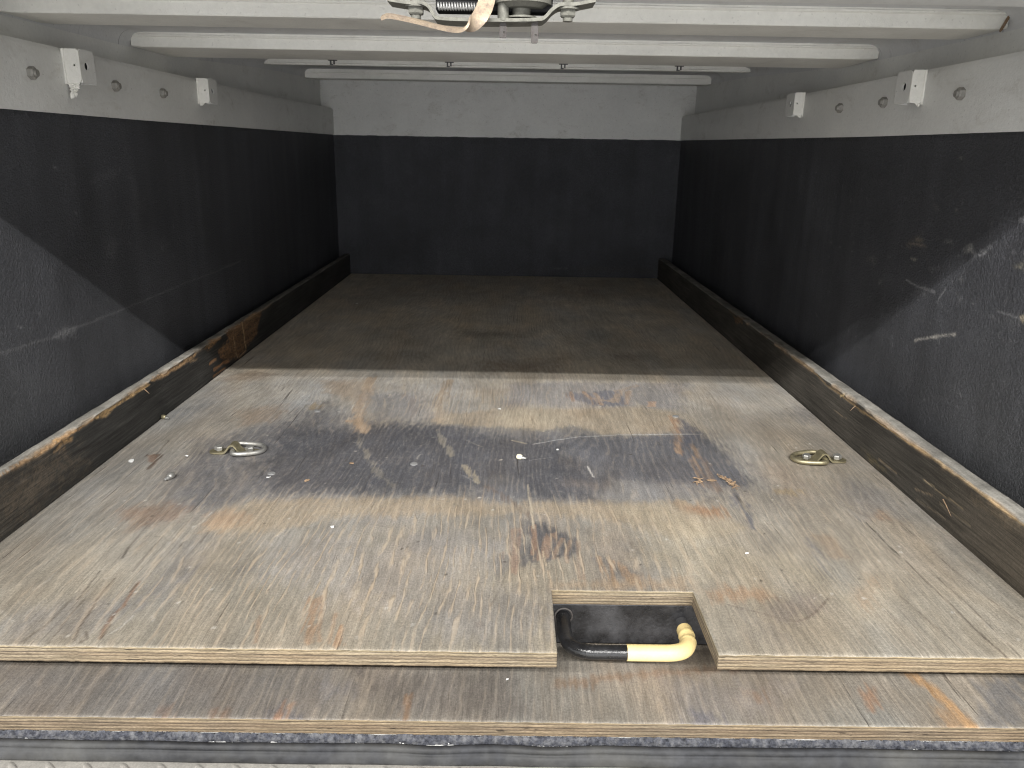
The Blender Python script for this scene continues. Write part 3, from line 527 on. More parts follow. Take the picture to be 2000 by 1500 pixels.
KR=[
('p',[(2.025,0.0725),(1.9327,0.0914),(1.9414,0.0711),(2.0012,0.0535)],(112,88,66),0.006,0.8),
('p',[(1.8224,0.0748),(1.759,0.0891),(1.6573,0.0841),(1.7295,0.0791)],(104,82,64),0.006,0.7),
('l',[(1.587,0.078),(1.4845,0.0788),(1.3904,0.0701),(1.341,0.0714)],(150,128,98),0.0025,0.7),
('l',[(1.341,0.0714),(1.2358,0.0695),(1.1465,0.0731),(1.058,0.0774),(0.9805,0.0788),(0.8807,0.0775),(0.8103,0.0766)],(164,138,100),0.0022,0.75),
('l',[(1.1588,0.017),(1.0987,0.0179)],(140,124,102),0.0014,0.7),
('l',[(1.0432,0.0163),(0.9962,0.0266)],(150,134,112),0.0015,0.6),
('l',[(0.9951,0.0379),(0.9248,0.0418)],(136,122,100),0.0014,0.6),
('p',[(1.216,0.0099),(1.1644,0.0148),(1.1307,0.0073),(1.1797,0.0023)],(100,90,66),0.008,0.7),
('l',[(1.3453,0.036),(1.2906,0.0378)],(140,126,106),0.0014,0.7),
('l',[(1.0247,0.0385),(0.9959,0.0403)],(150,136,110),0.0014,0.7),
('l',[(1.3276,0.0672),(1.3152,0.0767)],(210,186,140),0.002,0.9),
('p',[(0.9162,0.0661),(0.8103,0.0766),(0.8066,0.0649),(0.8939,0.0591)],(110,98,80),0.01,0.5),
('l',[(0.9769,0.0256),(0.9036,0.0276)],(140,128,108),0.0014,0.5),
('l',[(1.034,0.0043),(0.9582,0.0106)],(130,118,100),0.0014,0.5)]


# ---------------------------------------------------------------- the box: walls, roof, header
XL, XR = -.657, .668; UL, UR = -.700, .714; YF, YB = .69, 3.12
def roofz(y): return float(np.interp(y, [.6, 1.19, 1.59, 1.94, 2.42, 2.89, 3.2], [.674, .676, .680, .694, .722, .7395, .744]))
def liner_top(side, y): return float(np.interp(y, [.7, 1.5, 3.15], [.523, .5235, .53] if side < 0 else [.513, .5155, .53]))
def side_wall(side, ops, label):
    x = XL if side < 0 else XR; xu = UL if side < 0 else UR
    root = tag(empty('side_wall', (x, YF, 0)), label, 'wall', 'side walls of the cargo box')
    ys = axis_lines(.80, 1.95, .0022, coarse=(YB + .02, .010)); ys = np.concatenate([np.arange(YF, .80, .01), ys]); vs = axis_lines(0, 1, .0042)
    def fn(U, V):
        top = np.interp(U, [.7, 1.5, 3.15], [.523, .5235, .53] if side < 0 else [.513, .5155, .53]) + (N1(U * 60, U * 0, 3) - .5) * .006 + np.clip(N2(U * 130, U * 0 + 4, 2) - .66, 0, 1) * .02
        z = -.1 + (top + .1) * V
        lip = np.clip((V - .985) / .015, 0, 1)
        xx = x + side * (-.0015 * (N2(U * 4, z * 4, 2) - .5) + .004 * lip)
        return np.stack([xx, U, z], 1)
    me, U, V = grid_mesh('liner', ys, vs, fn)
    P = np.stack([U, np.array([v.co.z for v in me.vertices])], 1)
    base = np.tile(lin((59, 60, 64)), (len(P), 1)); b = N2(P[:, 0] * 5, P[:, 1] * 6, 5); base *= (.75 + .5 * b)[:, None]
    vst = N3(P[:, 0] * 30, P[:, 1] * 2.5, 4); base *= (.85 + .3 * vst + .35 * (vst - .5) * np.clip((P[:, 0] - 1.3) / .3, 0, 1))[:, None]
    low = np.clip(1 - (P[:, 1] - .08) / .25, 0, 1) * np.clip(1 - (P[:, 0] - 1.0) / .6, 0, 1); base += (lin((66, 66, 68)) - lin((63, 63, 68))) * (low * b)[:, None]
    col, _ = paint(P, base, [(k_, p_, c_, s_, a_ * (.72 if c_[0] > 120 else .9)) for k_, p_, c_, s_, a_ in ops], .008, 1.5, along=0, brk=.6, grain=True)
    r = np.random.RandomState(3 if side < 0 else 4)                      # small random nicks
    extra = []
    for i in range(90 if side < 0 else 260):
        y = r.uniform(.75, 2.1 if side > 0 else 1.9); z = r.uniform(.09, .45); a = r.uniform(0, 3.1); l = r.uniform(.002, .012)
        extra.append(('l', [(y, z), (y + l * math.cos(a), z + l * math.sin(a))], (104, 104, 106), r.uniform(.0008, .0016), r.uniform(.2, .7)))
    col, _ = paint(P, col, extra, .006, 1, along=0, brk=.6)
    attr(me, 'stain', col); me.polygons.foreach_set('use_smooth', [True] * len(me.polygons))
    rel(obj('liner', me, M_liner), root)
    bm = bmesh.new()                                                     # outer skin behind liner and panel
    box(bm, *sorted((x + side * .006, x + side * .075)), YF, YB + .05, -.13, .512); bm_done(bm, 'outer_skin', M_white, root=root)
    bm = bmesh.new(); ny = 40
    rows = []
    for i in range(ny + 1):
        y = YF + (YB + .01 - YF) * i / ny; rows.append((bm.verts.new((xu, y, .60)), bm.verts.new((xu, y, roofz(y) - .024)), bm.verts.new((xu + side * .03, y, .60)), bm.verts.new((xu + side * .03, y, roofz(y) + .02))))
    for a, b in zip(rows, rows[1:]):
        bm.faces.new((a[0], b[0], b[1], a[1])); bm.faces.new((a[2], b[2], b[3], a[3])); bm.faces.new((a[0], b[0], b[2], a[2])); bm.faces.new((a[1], b[1], b[3], a[3]))
    bm.faces.new((rows[0][0], rows[0][1], rows[0][3], rows[0][2])); bm_done(bm, 'upper_panel', M_white, root=root)
    bm = bmesh.new(); rows = []                                          # the white rail: a folded box that stands proud of the panel
    for i in range(ny + 1):
        y = YF + (YB + .012 - YF) * i / ny; lt = liner_top(side, y) - .002; tp = .6155 if side < 0 else .6105; tp += .008 * max(0, (y - 2.3) / .8) if side < 0 else .005 * max(0, (y - 2) / 1.1)
        prof = [(side * .03, lt), (.002 * -side, lt), (.002 * -side, tp - .008), (.0012 * -side + side * .002, tp - .0035), (side * .003, tp), (side * .045, tp + .002)]
        rows.append([bm.verts.new((x + a, y, z)) for a, z in prof])
    for a, b in zip(rows, rows[1:]):
        for k in range(len(a) - 1): bm.faces.new((a[k], a[k + 1], b[k + 1], b[k]))
    bm_done(bm, 'rail', M_white, root=root, smooth=True)
    return root
side_wall(-1, WL, 'black lined side wall with one long thin scratch, under a white bolted rail')
side_wall(1, WR, 'black lined side wall with many pale scuffs and one short white gouge')
# far wall
root = tag(empty('back_wall', (0, YB, 0)), 'far end wall, black liner below and bare white panel above', 'wall')
us = axis_lines(XL - .005, XR + .005, .006); vs = axis_lines(-.1, .531, .006)
def fn(U, V):
    ridge = np.exp(-((V - .505) / .006) ** 2) * .004
    return np.stack([U, YB - ridge - .002 * (N1(U * 5, V * 5, 2) - .5) + .006 * np.clip((V - .525) / .006, 0, 1), V + np.clip((V - .52) / .01, 0, 1) * (N2(U * 50, U * 0, 2) - .5) * .003], 1)
me, U, V = grid_mesh('liner', us, vs, fn)
P = np.stack([U, V], 1); base = np.tile(lin((66, 67, 71)), (len(P), 1)) * (.8 + .4 * N2(U * 5, V * 6, 5))[:, None]
ops = [('l', [(-.1, .018), (.25, .016)], (64, 64, 64), .003, .5), ('l', [(.2, .03), (.25, .03)], (110, 110, 108), .003, .6), ('p', [(-.35, .42), (.05, .44), (.05, .36), (-.3, .34)], (62, 62, 66), .05, .5), ('p', [(.3, .04), (.6, .04), (.6, .02), (.3, .015)], (70, 68, 66), .006, .4)]
col, _ = paint(P, base, ops, .006, 1.2, along=0, brk=.6); attr(me, 'stain', col); me.polygons.foreach_set('use_smooth', [True] * len(me.polygons)); rel(obj('liner', me, M_liner), root)
bm = bmesh.new(); box(bm, UL - .02, UR + .02, YB + .003, YB + .05, .50, .75); bm_done(bm, 'upper_panel', M_white, root=root)
bm = bmesh.new(); box(bm, UL, UR, YB + .008, YB + .05, -.12, .498); bm_done(bm, 'outer_skin', M_white, root=root)
# roof with coved corners
bm = bmesh.new(); rows = []
for i in range(61):
    y = YF + .03 + (YB + .03 - YF - .03) * i / 60; z = roofz(y); pr = []
    for k in range(7):
        a = math.pi / 2 * k / 6; pr.append((UL + .026 * (1 - math.cos(a)), z - .026 * (1 - math.sin(a))))
    for k in range(1, 12): pr.append((UL + .026 + (UR - UL - .052) * k / 12, z))
    for k in range(7):
        a = math.pi / 2 * k / 6; pr.append((UR - .026 * (1 - math.sin(a)), z - .026 * (1 - math.cos(a))))
    rows.append(([bm.verts.new((a, y, b)) for a, b in pr]))
for a, b in zip(rows, rows[1:]):
    for k in range(len(a) - 1): bm.faces.new((a[k], a[k + 1], b[k + 1], b[k]))
r = bmesh.ops.extrude_face_region(bm, geom=list(bm.faces)); bmesh.ops.translate(bm, verts=[v for v in r['geom'] if isinstance(v, bmesh.types.BMVert)], vec=(0, 0, .03))
o = bm_done(bm, 'roof', M_roof, smooth=True); tag(o, 'white painted roof skin over the whole cargo box', 'roof')
# header over the opening: its rear lower edge cuts off the lamp light
bm = bmesh.new(); box(bm, UL - .03, UR + .03, .686, .735, .6035, .70, .0012); o = bm_done(bm, 'door_header', M_white); tag(o, 'white header beam across the opening, above the latch', 'beam')
bm = bmesh.new()
# roof ribs
def rib(y, z0, z1, depth, label, xl=UL + .004, xr=UR - .004, mat=M_rib, end=.005):
    root = tag(empty('roof_rib', (0, y, z0)), label, 'rib', 'roof ribs'); bm = bmesh.new()
    zr = roofz(y) + .006; n = 60; rows = []
    for i in range(n + 1):
        x = xl + (xr - xl) * i / n; j = float(N1(np.array([x * 9]), np.array([y * 7]), 2)[0] - .5) * .0016; e = min((x - xl), (xr - x)); c = end * max(0, 1 - e / .012)
        pr = [(y - .004, zr), (y - .0035, z1), (y, z1 - .0012), (y + j, z0 + .0015 + c * .3), (y + .0015, z0 + c * .3), (y + depth, z0 + c * .3), (y + depth + .002, z0 + .002), (y + depth + .004, zr)]
        rows.append([bm.verts.new((x, a, b)) for a, b in pr])
    for a, b in zip(rows, rows[1:]):
        for k in range(len(a) - 1): bm.faces.new((a[k], a[k + 1], b[k + 1], b[k]))
    bm.faces.new(rows[0]); bm.faces.new(rows[-1][::-1]); bm_done(bm, 'channel', mat, root=root)
    return root
R1 = rib(1.185, .6515, .6705, .105, 'white roof rib nearest the opening, just behind the latch'); R2 = rib(1.586, .6545, .6735, .165, 'second white roof rib from the opening, as broad as the first', mat=M_rib)
R3 = rib(1.94, .6768, .6812, .012, 'third roof rib from the opening, a thin cracked lip with dark clips under it', mat=M_rib); R4 = rib(2.42, .7072, .7130, .018, 'fourth roof rib from the opening, a thin pale bar'); R5 = rib(2.887, .7095, .729, .07, 'deepest roof rib, right before the far end wall')
for Rr, y, z in ((R1, 1.185, .6712), (R2, 1.586, .6742), (R3, 1.94, .682)):   # uneven bead of sealant along the upper edge
    bm = bmesh.new(); xs = np.linspace(UL + .02, UR - .02, 160)
    rr = .0011 + .0016 * np.clip(N2(xs * 14 + y * 5, xs * 0 + y, 4) - .42, 0, 1) * 3
    tube(bm, [(float(x), y - .004, z + .001) for x in xs], [float(a) for a in rr], 6); bm_done(bm, 'sealant_bead', M_glue if Rr is R3 else M_rib, root=Rr)
bm = bmesh.new(); xs = np.linspace(UL + .03, .30, 180); rr = .0012 * np.clip(N1(xs * 22, xs * 0 + 3, 3) - .45, 0, .3) / .3 + .0001
tube(bm, [(float(x), 1.9352, .6822 + .0012 * float(N2(np.array([x * 30]), np.array([1.]), 2)[0])) for x in xs], [float(a) for a in rr], 6); bm_done(bm, 'open_crack', M_dark, root=R3)
bm = bmesh.new()
for q in range(7): cyl(bm, (UR - .006 - .0012 * q, 1.182, .668 - .0026 * q), (UR - .008 - .0012 * q, 1.1825, .664 - .0026 * q), .0022, .0014, 8)
bm_done(bm, 'rust_spot', metal('brown rust', (.20, .13, .075), 0, .8, .5, (.3, .25, .2), 300), root=R1)
# ---------------------------------------------------------------- rail brackets and nuts
def holed_plate(bm, c, u, v, n, w, h, hc, hr, th=.002):
    """plate with a round hole: centre c, spans u (w) and v (h), normal n"""
    c, u, v, n = map(Vector, (c, u, v, n)); K = 32; ctr = c + u * hc[0] + v * hc[1]
    def ring(off): 
        inn, out = [], []
        for k in range(K):
            a = 2 * math.pi * k / K; dx, dy = math.cos(a), math.sin(a); inn.append(bm.verts.new(ctr + (u * dx + v * dy) * hr + n * off))
            tx = ((w / 2 - hc[0]) if dx > 0 else (-w / 2 - hc[0])) / dx if abs(dx) > 1e-9 else 1e9; ty = ((h / 2 - hc[1]) if dy > 0 else (-h / 2 - hc[1])) / dy if abs(dy) > 1e-9 else 1e9
            t = min(tx, ty); out.append(bm.verts.new(ctr + u * dx * t + v * dy * t + n * off))
        return inn, out
    i0, o0 = ring(0); i1, o1 = ring(-th)
    for k in range(K):
        j = (k + 1) % K
        bm.faces.new((i0[k], i0[j], o0[j], o0[k])); bm.faces.new((i1[k], o1[k], o1[j], i1[j])); bm.faces.new((i0[k], i1[k], i1[j], i0[j])); bm.faces.new((o0[k], o0[j], o1[j], o1[k]))
def bracket(side, y0, y1, z0, z1, label, torn):
    x = XL + .002 if side < 0 else XR - .002; d = .0245 if side < 0 else .0215; xi = x - side * d
    root = tag(empty('rail_bracket', (x, y0, z0)), label, 'bracket', 'brackets on the white rails'); s = -side
    zc, h = (z0 + z1) / 2, z1 - z0
    bm = bmesh.new(); holed_plate(bm, ((x + xi) / 2, y0, zc), (s, 0, 0), (0, 0, 1), (0, -1, 0), d, h, (.004, .001), .0016, .0022); bm_done(bm, 'front_flange', M_rib, root=root)
    bm = bmesh.new(); w = y1 - y0; holed_plate(bm, (xi, (y0 + y1) / 2 + .0011, zc), (0, 1, 0), (0, 0, 1), (s, 0, 0), w - .0022, h, (-.004, .001), .0058 if w < .06 else .0062, .0022)
    bm_done(bm, 'side_flange', M_white, root=root)
    bm = bmesh.new(); box(bm, *sorted((x, xi + side * .0022)), y1 - .0022, y1, z0, z1); bm_done(bm, 'rear_flange', M_white, root=root)
    bm = bmesh.new(); box(bm, *sorted((xi + side * .0032, xi + side * .006)), y0 + .003, y1 - .003, z0 + .002, z1 - .002); bm_done(bm, 'hole_shade', M_dark, root=root)  # black block behind the hole stands in for the shade inside
    bm = bmesh.new(); r = np.random.RandomState(int(y0 * 1000))                               # peeling paint along the weld and under the bracket
    pts = [(x - side * .001, y0 - .0008, z0 - .002 + (h + .002) * k / 14) for k in range(15)]; tube(bm, pts, [.0012 + .0014 * r.rand() for _ in pts], 8)
    bm_done(bm, 'weld_bead', M_rib, root=root, smooth=True)
    bm = bmesh.new(); L = .021 if torn else .006; nu, nv = (9, 14) if torn else (6, 5); g = []
    for i in range(nv):
        f = i / (nv - 1); row = []
        for j in range(nu):
            q = j / (nu - 1); wdt = d * (.72 if torn else .5) * (1 - .55 * f ** 1.5); cr = .0045 * f ** .5 if torn else .0015
            row.append(bm.verts.new((x - side * (.002 + .35 * L * f * .3 + wdt * q) + side * cr * (r.rand() - .5), y0 + .0015 - .0005 * f + cr * 1.6 * (r.rand() - .4), z0 + .0008 - L * f * (.8 + .35 * r.rand() * (i == nv - 1)) + cr * .4 * (r.rand() - .5))))
        g.append(row)
    for i in range(nv - 1):
        for j in range(nu - 1): bm.faces.new((g[i][j], g[i][j + 1], g[i + 1][j + 1], g[i + 1][j]))
    ex = bmesh.ops.extrude_face_region(bm, geom=list(bm.faces)); bmesh.ops.translate(bm, verts=[v for v in ex['geom'] if isinstance(v, bmesh.types.BMVert)], vec=(0, .0006, .0002))
    bm_done(bm, 'peeling_paint', M_rib, root=root)
bracket(-1, 1.262, 1.307, .5665, .6145, 'white folded bracket with a shred of torn paint hanging below it', True)
bracket(-1, 1.785, 1.835, .567, .617, 'smaller looking white bracket further along the rail of the single scratch wall', False)
bracket(1, 1.303, 1.354, .5605, .6095, 'white folded bracket on the rail of the scuffed wall, between two nuts', False)
bracket(1, 1.83, 1.884, .564, .612, 'far white bracket on the rail of the scuffed wall, beyond all the nuts', False)
for side, y, z, lab in ((-1, 1.171, .572, 'hex nut nearest the opening, before the bracket with torn paint'), (-1, 1.412, .573, 'hex nut right behind the bracket with torn paint'), (-1, 1.60, .574, 'hex nut just before the smaller bracket over the single scratch wall'),
                        (1, 1.19, .567, 'hex nut nearest the opening on the rail of the scuffed wall'), (1, 1.431, .569, 'hex nut close behind the near bracket of the scuffed wall'), (1, 1.618, .569, 'lone hex nut midway between both brackets over the scuffed wall')):
    x = XL + .002 if side < 0 else XR - .002; root = tag(empty('hex_nut', (x, y, z)), lab, 'nut', 'hex nuts along the white rails')
    bm = bmesh.new(); hexhead(bm, (x, y, z), (-side, 0, 0), .0089, .0085, .0); bm_done(bm, 'nut_body', M_nut, root=root)
    bm = bmesh.new(); cyl(bm, (x - side * .008, y, z), (x - side * .0112, y, z), .0055, .0048, 20); bm_done(bm, 'bolt_end', M_nut, root=root)
for i, (x, w) in enumerate(((-.399, 'under the thin rib, nearest the single scratch wall'), (-.127, 'under the thin rib, off its middle towards the single scratch wall'), (.139, 'under the thin rib, off its middle towards the scuffed wall'), (.410, 'under the thin rib, nearest the scuffed wall'))):
    bm = bmesh.new(); z = .6765
    box(bm, x - .010, x + .010, 1.952, 1.962, z - .003, z + .0005); box(bm, x - .006, x - .003, 1.954, 1.960, z - .011, z - .0028); box(bm, x + .002, x + .005, 1.954, 1.960, z - .011, z - .0028); box(bm, x - .0062, x + .001, 1.9545, 1.9595, z - .0125, z - .0105)
    tag(bm_done(bm, 'wire_clip', M_clip), 'dark wire clip ' + w, 'clip', 'wire clips under the thin roof rib')

# ---------------------------------------------------------------- sliding deck
deck = tag(empty('sliding_deck', (0, .67, 0)), 'weathered grey plywood sliding deck with a notch for its yellow and black pull handle', 'deck')
cx0, cx1, cy = .073, .2345, .784
xs = axis_lines(-.611, .611, .0019, (cx0, cx1)); ys = axis_lines(.669, 1.76, .0022, (cy,), coarse=(3.115, .010))
def fn(U, V):
    z = -.0006 * N1(U * 3, V * 2, 2); fr = np.clip(1 - (V - .669) / .004, 0, 1); z = z - fr * .0012 * N2(U * 120, U * 0, 3) * 1.3
    return np.stack([U, V - fr * .0012 * (N3(U * 160, U * 0, 3) - .5), z], 1)
me, U, V = grid_mesh('deck_board', xs, ys, fn, skip=lambda u, v: (u > cx0) & (u < cx1) & (v < cy))
P = np.stack([U, V], 1)
def deck_base(P):
    x, y = P[:, 0], P[:, 1]; k = np.clip((x + .6) / 1.2, 0, 1)[:, None]
    b = lin((142, 138, 131)) * (1 - k) + lin((152, 145, 134)) * k
    fr = np.clip((1.02 - y) / .25, 0, 1)[:, None]; b = b * (1 - .7 * fr) + (lin((145, 137, 122))) * (.7 * fr)
    lit = (np.clip((y - 1.32) / .2, 0, 1) * np.clip((1.72 - y) / .06, 0, 1))[:, None]; b = b * (1 + np.array([.44, .47, .52]) * lit)  # paints extra light into the wood just before the shadow edge
    far = np.clip((y - 1.58) / .10, 0, 1)[:, None]; b = b * (1 - far) + lin((194, 185, 170)) * far  # same wood, coloured paler past the shadow edge to lift the shade
    n = N1(x * 7, y * 4, 5); b = b * (.74 + .52 * n)[:, None]; n2 = N2(x * 12 + 3, y * 5, 5)[:, None]; b = b * (1 + (n2 - .5) * np.array([.16, .03, -.18]))
    st = N3(x * 130, y * 6, 3); return b * (.90 + .2 * st)[:, None]
base = deck_base(P)
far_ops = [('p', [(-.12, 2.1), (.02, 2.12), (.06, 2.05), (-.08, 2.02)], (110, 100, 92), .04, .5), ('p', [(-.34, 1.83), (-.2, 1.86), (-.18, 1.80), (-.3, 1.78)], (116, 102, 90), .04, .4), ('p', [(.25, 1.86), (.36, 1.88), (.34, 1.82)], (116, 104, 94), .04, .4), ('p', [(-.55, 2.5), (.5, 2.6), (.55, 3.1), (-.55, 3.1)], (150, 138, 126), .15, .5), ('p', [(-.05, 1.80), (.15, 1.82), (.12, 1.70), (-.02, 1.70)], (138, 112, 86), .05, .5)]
q = np.random.RandomState(11); bits = []
for i in range(75):
    px, py = q.uniform(-.6, .6), .68 + 1.0 * q.rand() ** 1.3; a_ = q.normal(1.57, .5) if q.rand() < .6 else q.uniform(0, 3.14); l = q.uniform(.008, .07); c_ = (186, 180, 168) if q.rand() < .55 else (88, 80, 72)
    bits.append(('l', [(px, py), (px + l * .5 * math.cos(a_) + .002 * q.randn(), py + l * .5 * math.sin(a_)), (px + l * math.cos(a_), py + l * math.sin(a_))], c_, q.uniform(.0009, .0013), q.uniform(.15, .5)))
for i in range(170):
    px, py = q.uniform(-.6, .6), .68 + 1.0 * q.rand() ** 1.3; rr = q.uniform(.0008, .0024); c_ = (196, 190, 178) if q.rand() < .6 else (70, 62, 54)
    bits.append(('p', [(px - rr, py - rr), (px + rr, py - rr * .6), (px + rr * .7, py + rr * 1.4), (px - rr * .8, py + rr)], c_, .0009, q.uniform(.4, .9)))
for i in range(34):                                                   # soft smudges
    px, py = q.uniform(-.6, .6), q.uniform(.68, 1.66); w_, h_ = q.uniform(.015, .06), q.uniform(.03, .10); c_ = [(120, 117, 114), (166, 156, 140), (150, 128, 106), (126, 124, 126)][q.randint(4)]
    bits.append(('p', [(px - w_, py - h_), (px + w_ * .6, py - h_ * .8), (px + w_, py + h_ * .5), (px, py + h_), (px - w_ * .8, py + h_ * .4)], c_, q.uniform(.012, .03), q.uniform(.2, .5)))
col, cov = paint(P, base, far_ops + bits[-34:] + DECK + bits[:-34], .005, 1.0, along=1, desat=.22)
x, y = U, V
wear = .18 + .8 * np.exp(-((x + .14) / .26) ** 2 - ((y - .80) / .15) ** 2) + .5 * np.exp(-((x - .12) / .14) ** 2 - ((y - .86) / .08) ** 2) + .45 * np.exp(-((x + .08) / .2) ** 2 - ((y - 1.5) / .1) ** 2) + .45 * np.exp(-((x - .02) / .4) ** 2 - ((y - .98) / .06) ** 2)
dk = np.clip((lin((105, 105, 108)).mean() - col.mean(1)) / .06, 0, 1); wear = wear * (1 - .9 * dk); wear = np.clip(wear, 0, 1) * (y < 1.75)
# slats of veneer rise a little between the worn lines
bm = bmesh.new(); bm.from_mesh(me); nb = len(bm.verts)
be = [e for e in bm.edges if e.is_boundary]; ex = bmesh.ops.extrude_edge_only(bm, edges=be)
nv = [v for v in ex['geom'] if isinstance(v, bmesh.types.BMVert)]
for v in nv: v.co.z = -.018
for f in ex['geom']:
    if isinstance(f, bmesh.types.BMFace): f.material_index = 1
bm.normal_update(); bm.to_mesh(me); bm.free()
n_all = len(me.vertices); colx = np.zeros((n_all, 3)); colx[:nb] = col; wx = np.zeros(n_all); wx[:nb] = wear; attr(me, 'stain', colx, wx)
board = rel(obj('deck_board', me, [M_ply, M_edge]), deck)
bm = bmesh.new(); box(bm, -.605, .605, .7845, .79, -.070, -.0184, .0012); plate = bm_done(bm, 'front_plate', M_black, root=deck)
bm = bmesh.new(); box(bm, -.605, .605, .7885, .83, -.0245, -.0186, .001); bm_done(bm, 'top_flange', M_black, root=deck)
bm = bmesh.new(); tube(bm, [(.088 + .0098 * math.cos(a), .7838, -.0335 + .0098 * math.sin(a)) for a in np.linspace(0, 2 * math.pi, 33)[:-1]], .0011, 8, closed=True); bm_done(bm, 'hole_rim', M_rust, root=deck)
hz = -.037
path = smoothpath([(.0875, .792, -.0335), (.0875, .766, -.035), (.0885, .745, hz), (.095, .730, hz), (.109, .7225, hz), (.13, .7215, hz), (.155, .7215, hz)], 8)
bm = bmesh.new(); tube(bm, path, .0079, 20); bm_done(bm, 'handle_bar', M_black, root=deck, smooth=True)
path = smoothpath([(.152, .7215, hz), (.18, .7215, hz), (.202, .7220, hz), (.2145, .7270, hz), (.2215, .738, hz), (.2232, .752, hz), (.2236, .7665, -.0385)], 10)
rad = [.0089 + .00045 * (math.exp(-((i - 42) / 1.4) ** 2) + math.exp(-((i - 50) / 1.4) ** 2)) - .0006 * math.exp(-((i - 46) / 2) ** 2) - (.0003 if i > 52 else 0) for i in range(len(path))]
bm = bmesh.new(); tube(bm, path, rad, 22); bm_done(bm, 'handle_sleeve', M_yellow, root=deck, smooth=True)
bm = bmesh.new(); tube(bm, smoothpath([(.2236, .7655, -.0383), (.2240, .774, -.0395), (.2244, .786, -.0405)], 5), .0070, 18); bm_done(bm, 'handle_end', M_cap, root=deck, smooth=True)
# lower plywood
low = tag(empty('plywood_base', (0, .6645, -.08)), 'darker fixed plywood sheet below the sliding deck, one orange streak near its corner', 'plywood')
xs = axis_lines(-.66, .67, .003); ys = axis_lines(.6645, .86, .0025, coarse=(3.1, .1))
def fn(U, V):
    fr = np.clip(1 - (V - .6645) / .004, 0, 1); return np.stack([U, V, -.08 - .0004 * N1(U * 4, V * 4, 2) - fr * .0012 * N2(U * 120, U * 0, 3)], 1)
me, U, V = grid_mesh('face_sheet', xs, ys, fn); P = np.stack([U, V], 1)
k = np.clip((U + .5) / 1.0, 0, 1)[:, None]; base = lin((120, 114, 106)) * (1 - k) + lin((142, 134, 122)) * k
base = base * (.78 + .44 * N1(U * 8, V * 8, 5))[:, None] * (.82 + .36 * N3(U * 260, V * 10, 3))[:, None]; base = base * (1 + (N2(U * 10, V * 8, 4)[:, None] - .5) * np.array([.2, 0, -.2]))
col, _ = paint(P, base, LOWER, .004, 1, along=1)
bm = bmesh.new(); bm.from_mesh(me); nb = len(bm.verts); ex = bmesh.ops.extrude_edge_only(bm, edges=[e for e in bm.edges if e.is_boundary])
for g in ex['geom']:
    if isinstance(g, bmesh.types.BMVert): g.co.z = -.0975
    elif isinstance(g, bmesh.types.BMFace): g.material_index = 1
bm.normal_update(); bm.to_mesh(me); bm.free(); n_all = len(me.vertices); cx = np.zeros((n_all, 3)); cx[:nb] = col; wx = np.zeros(n_all); wx[:nb] = .15; attr(me, 'stain', cx, wx)
rel(obj('plywood_sheet', me, [M_ply, M_edge2]), low)

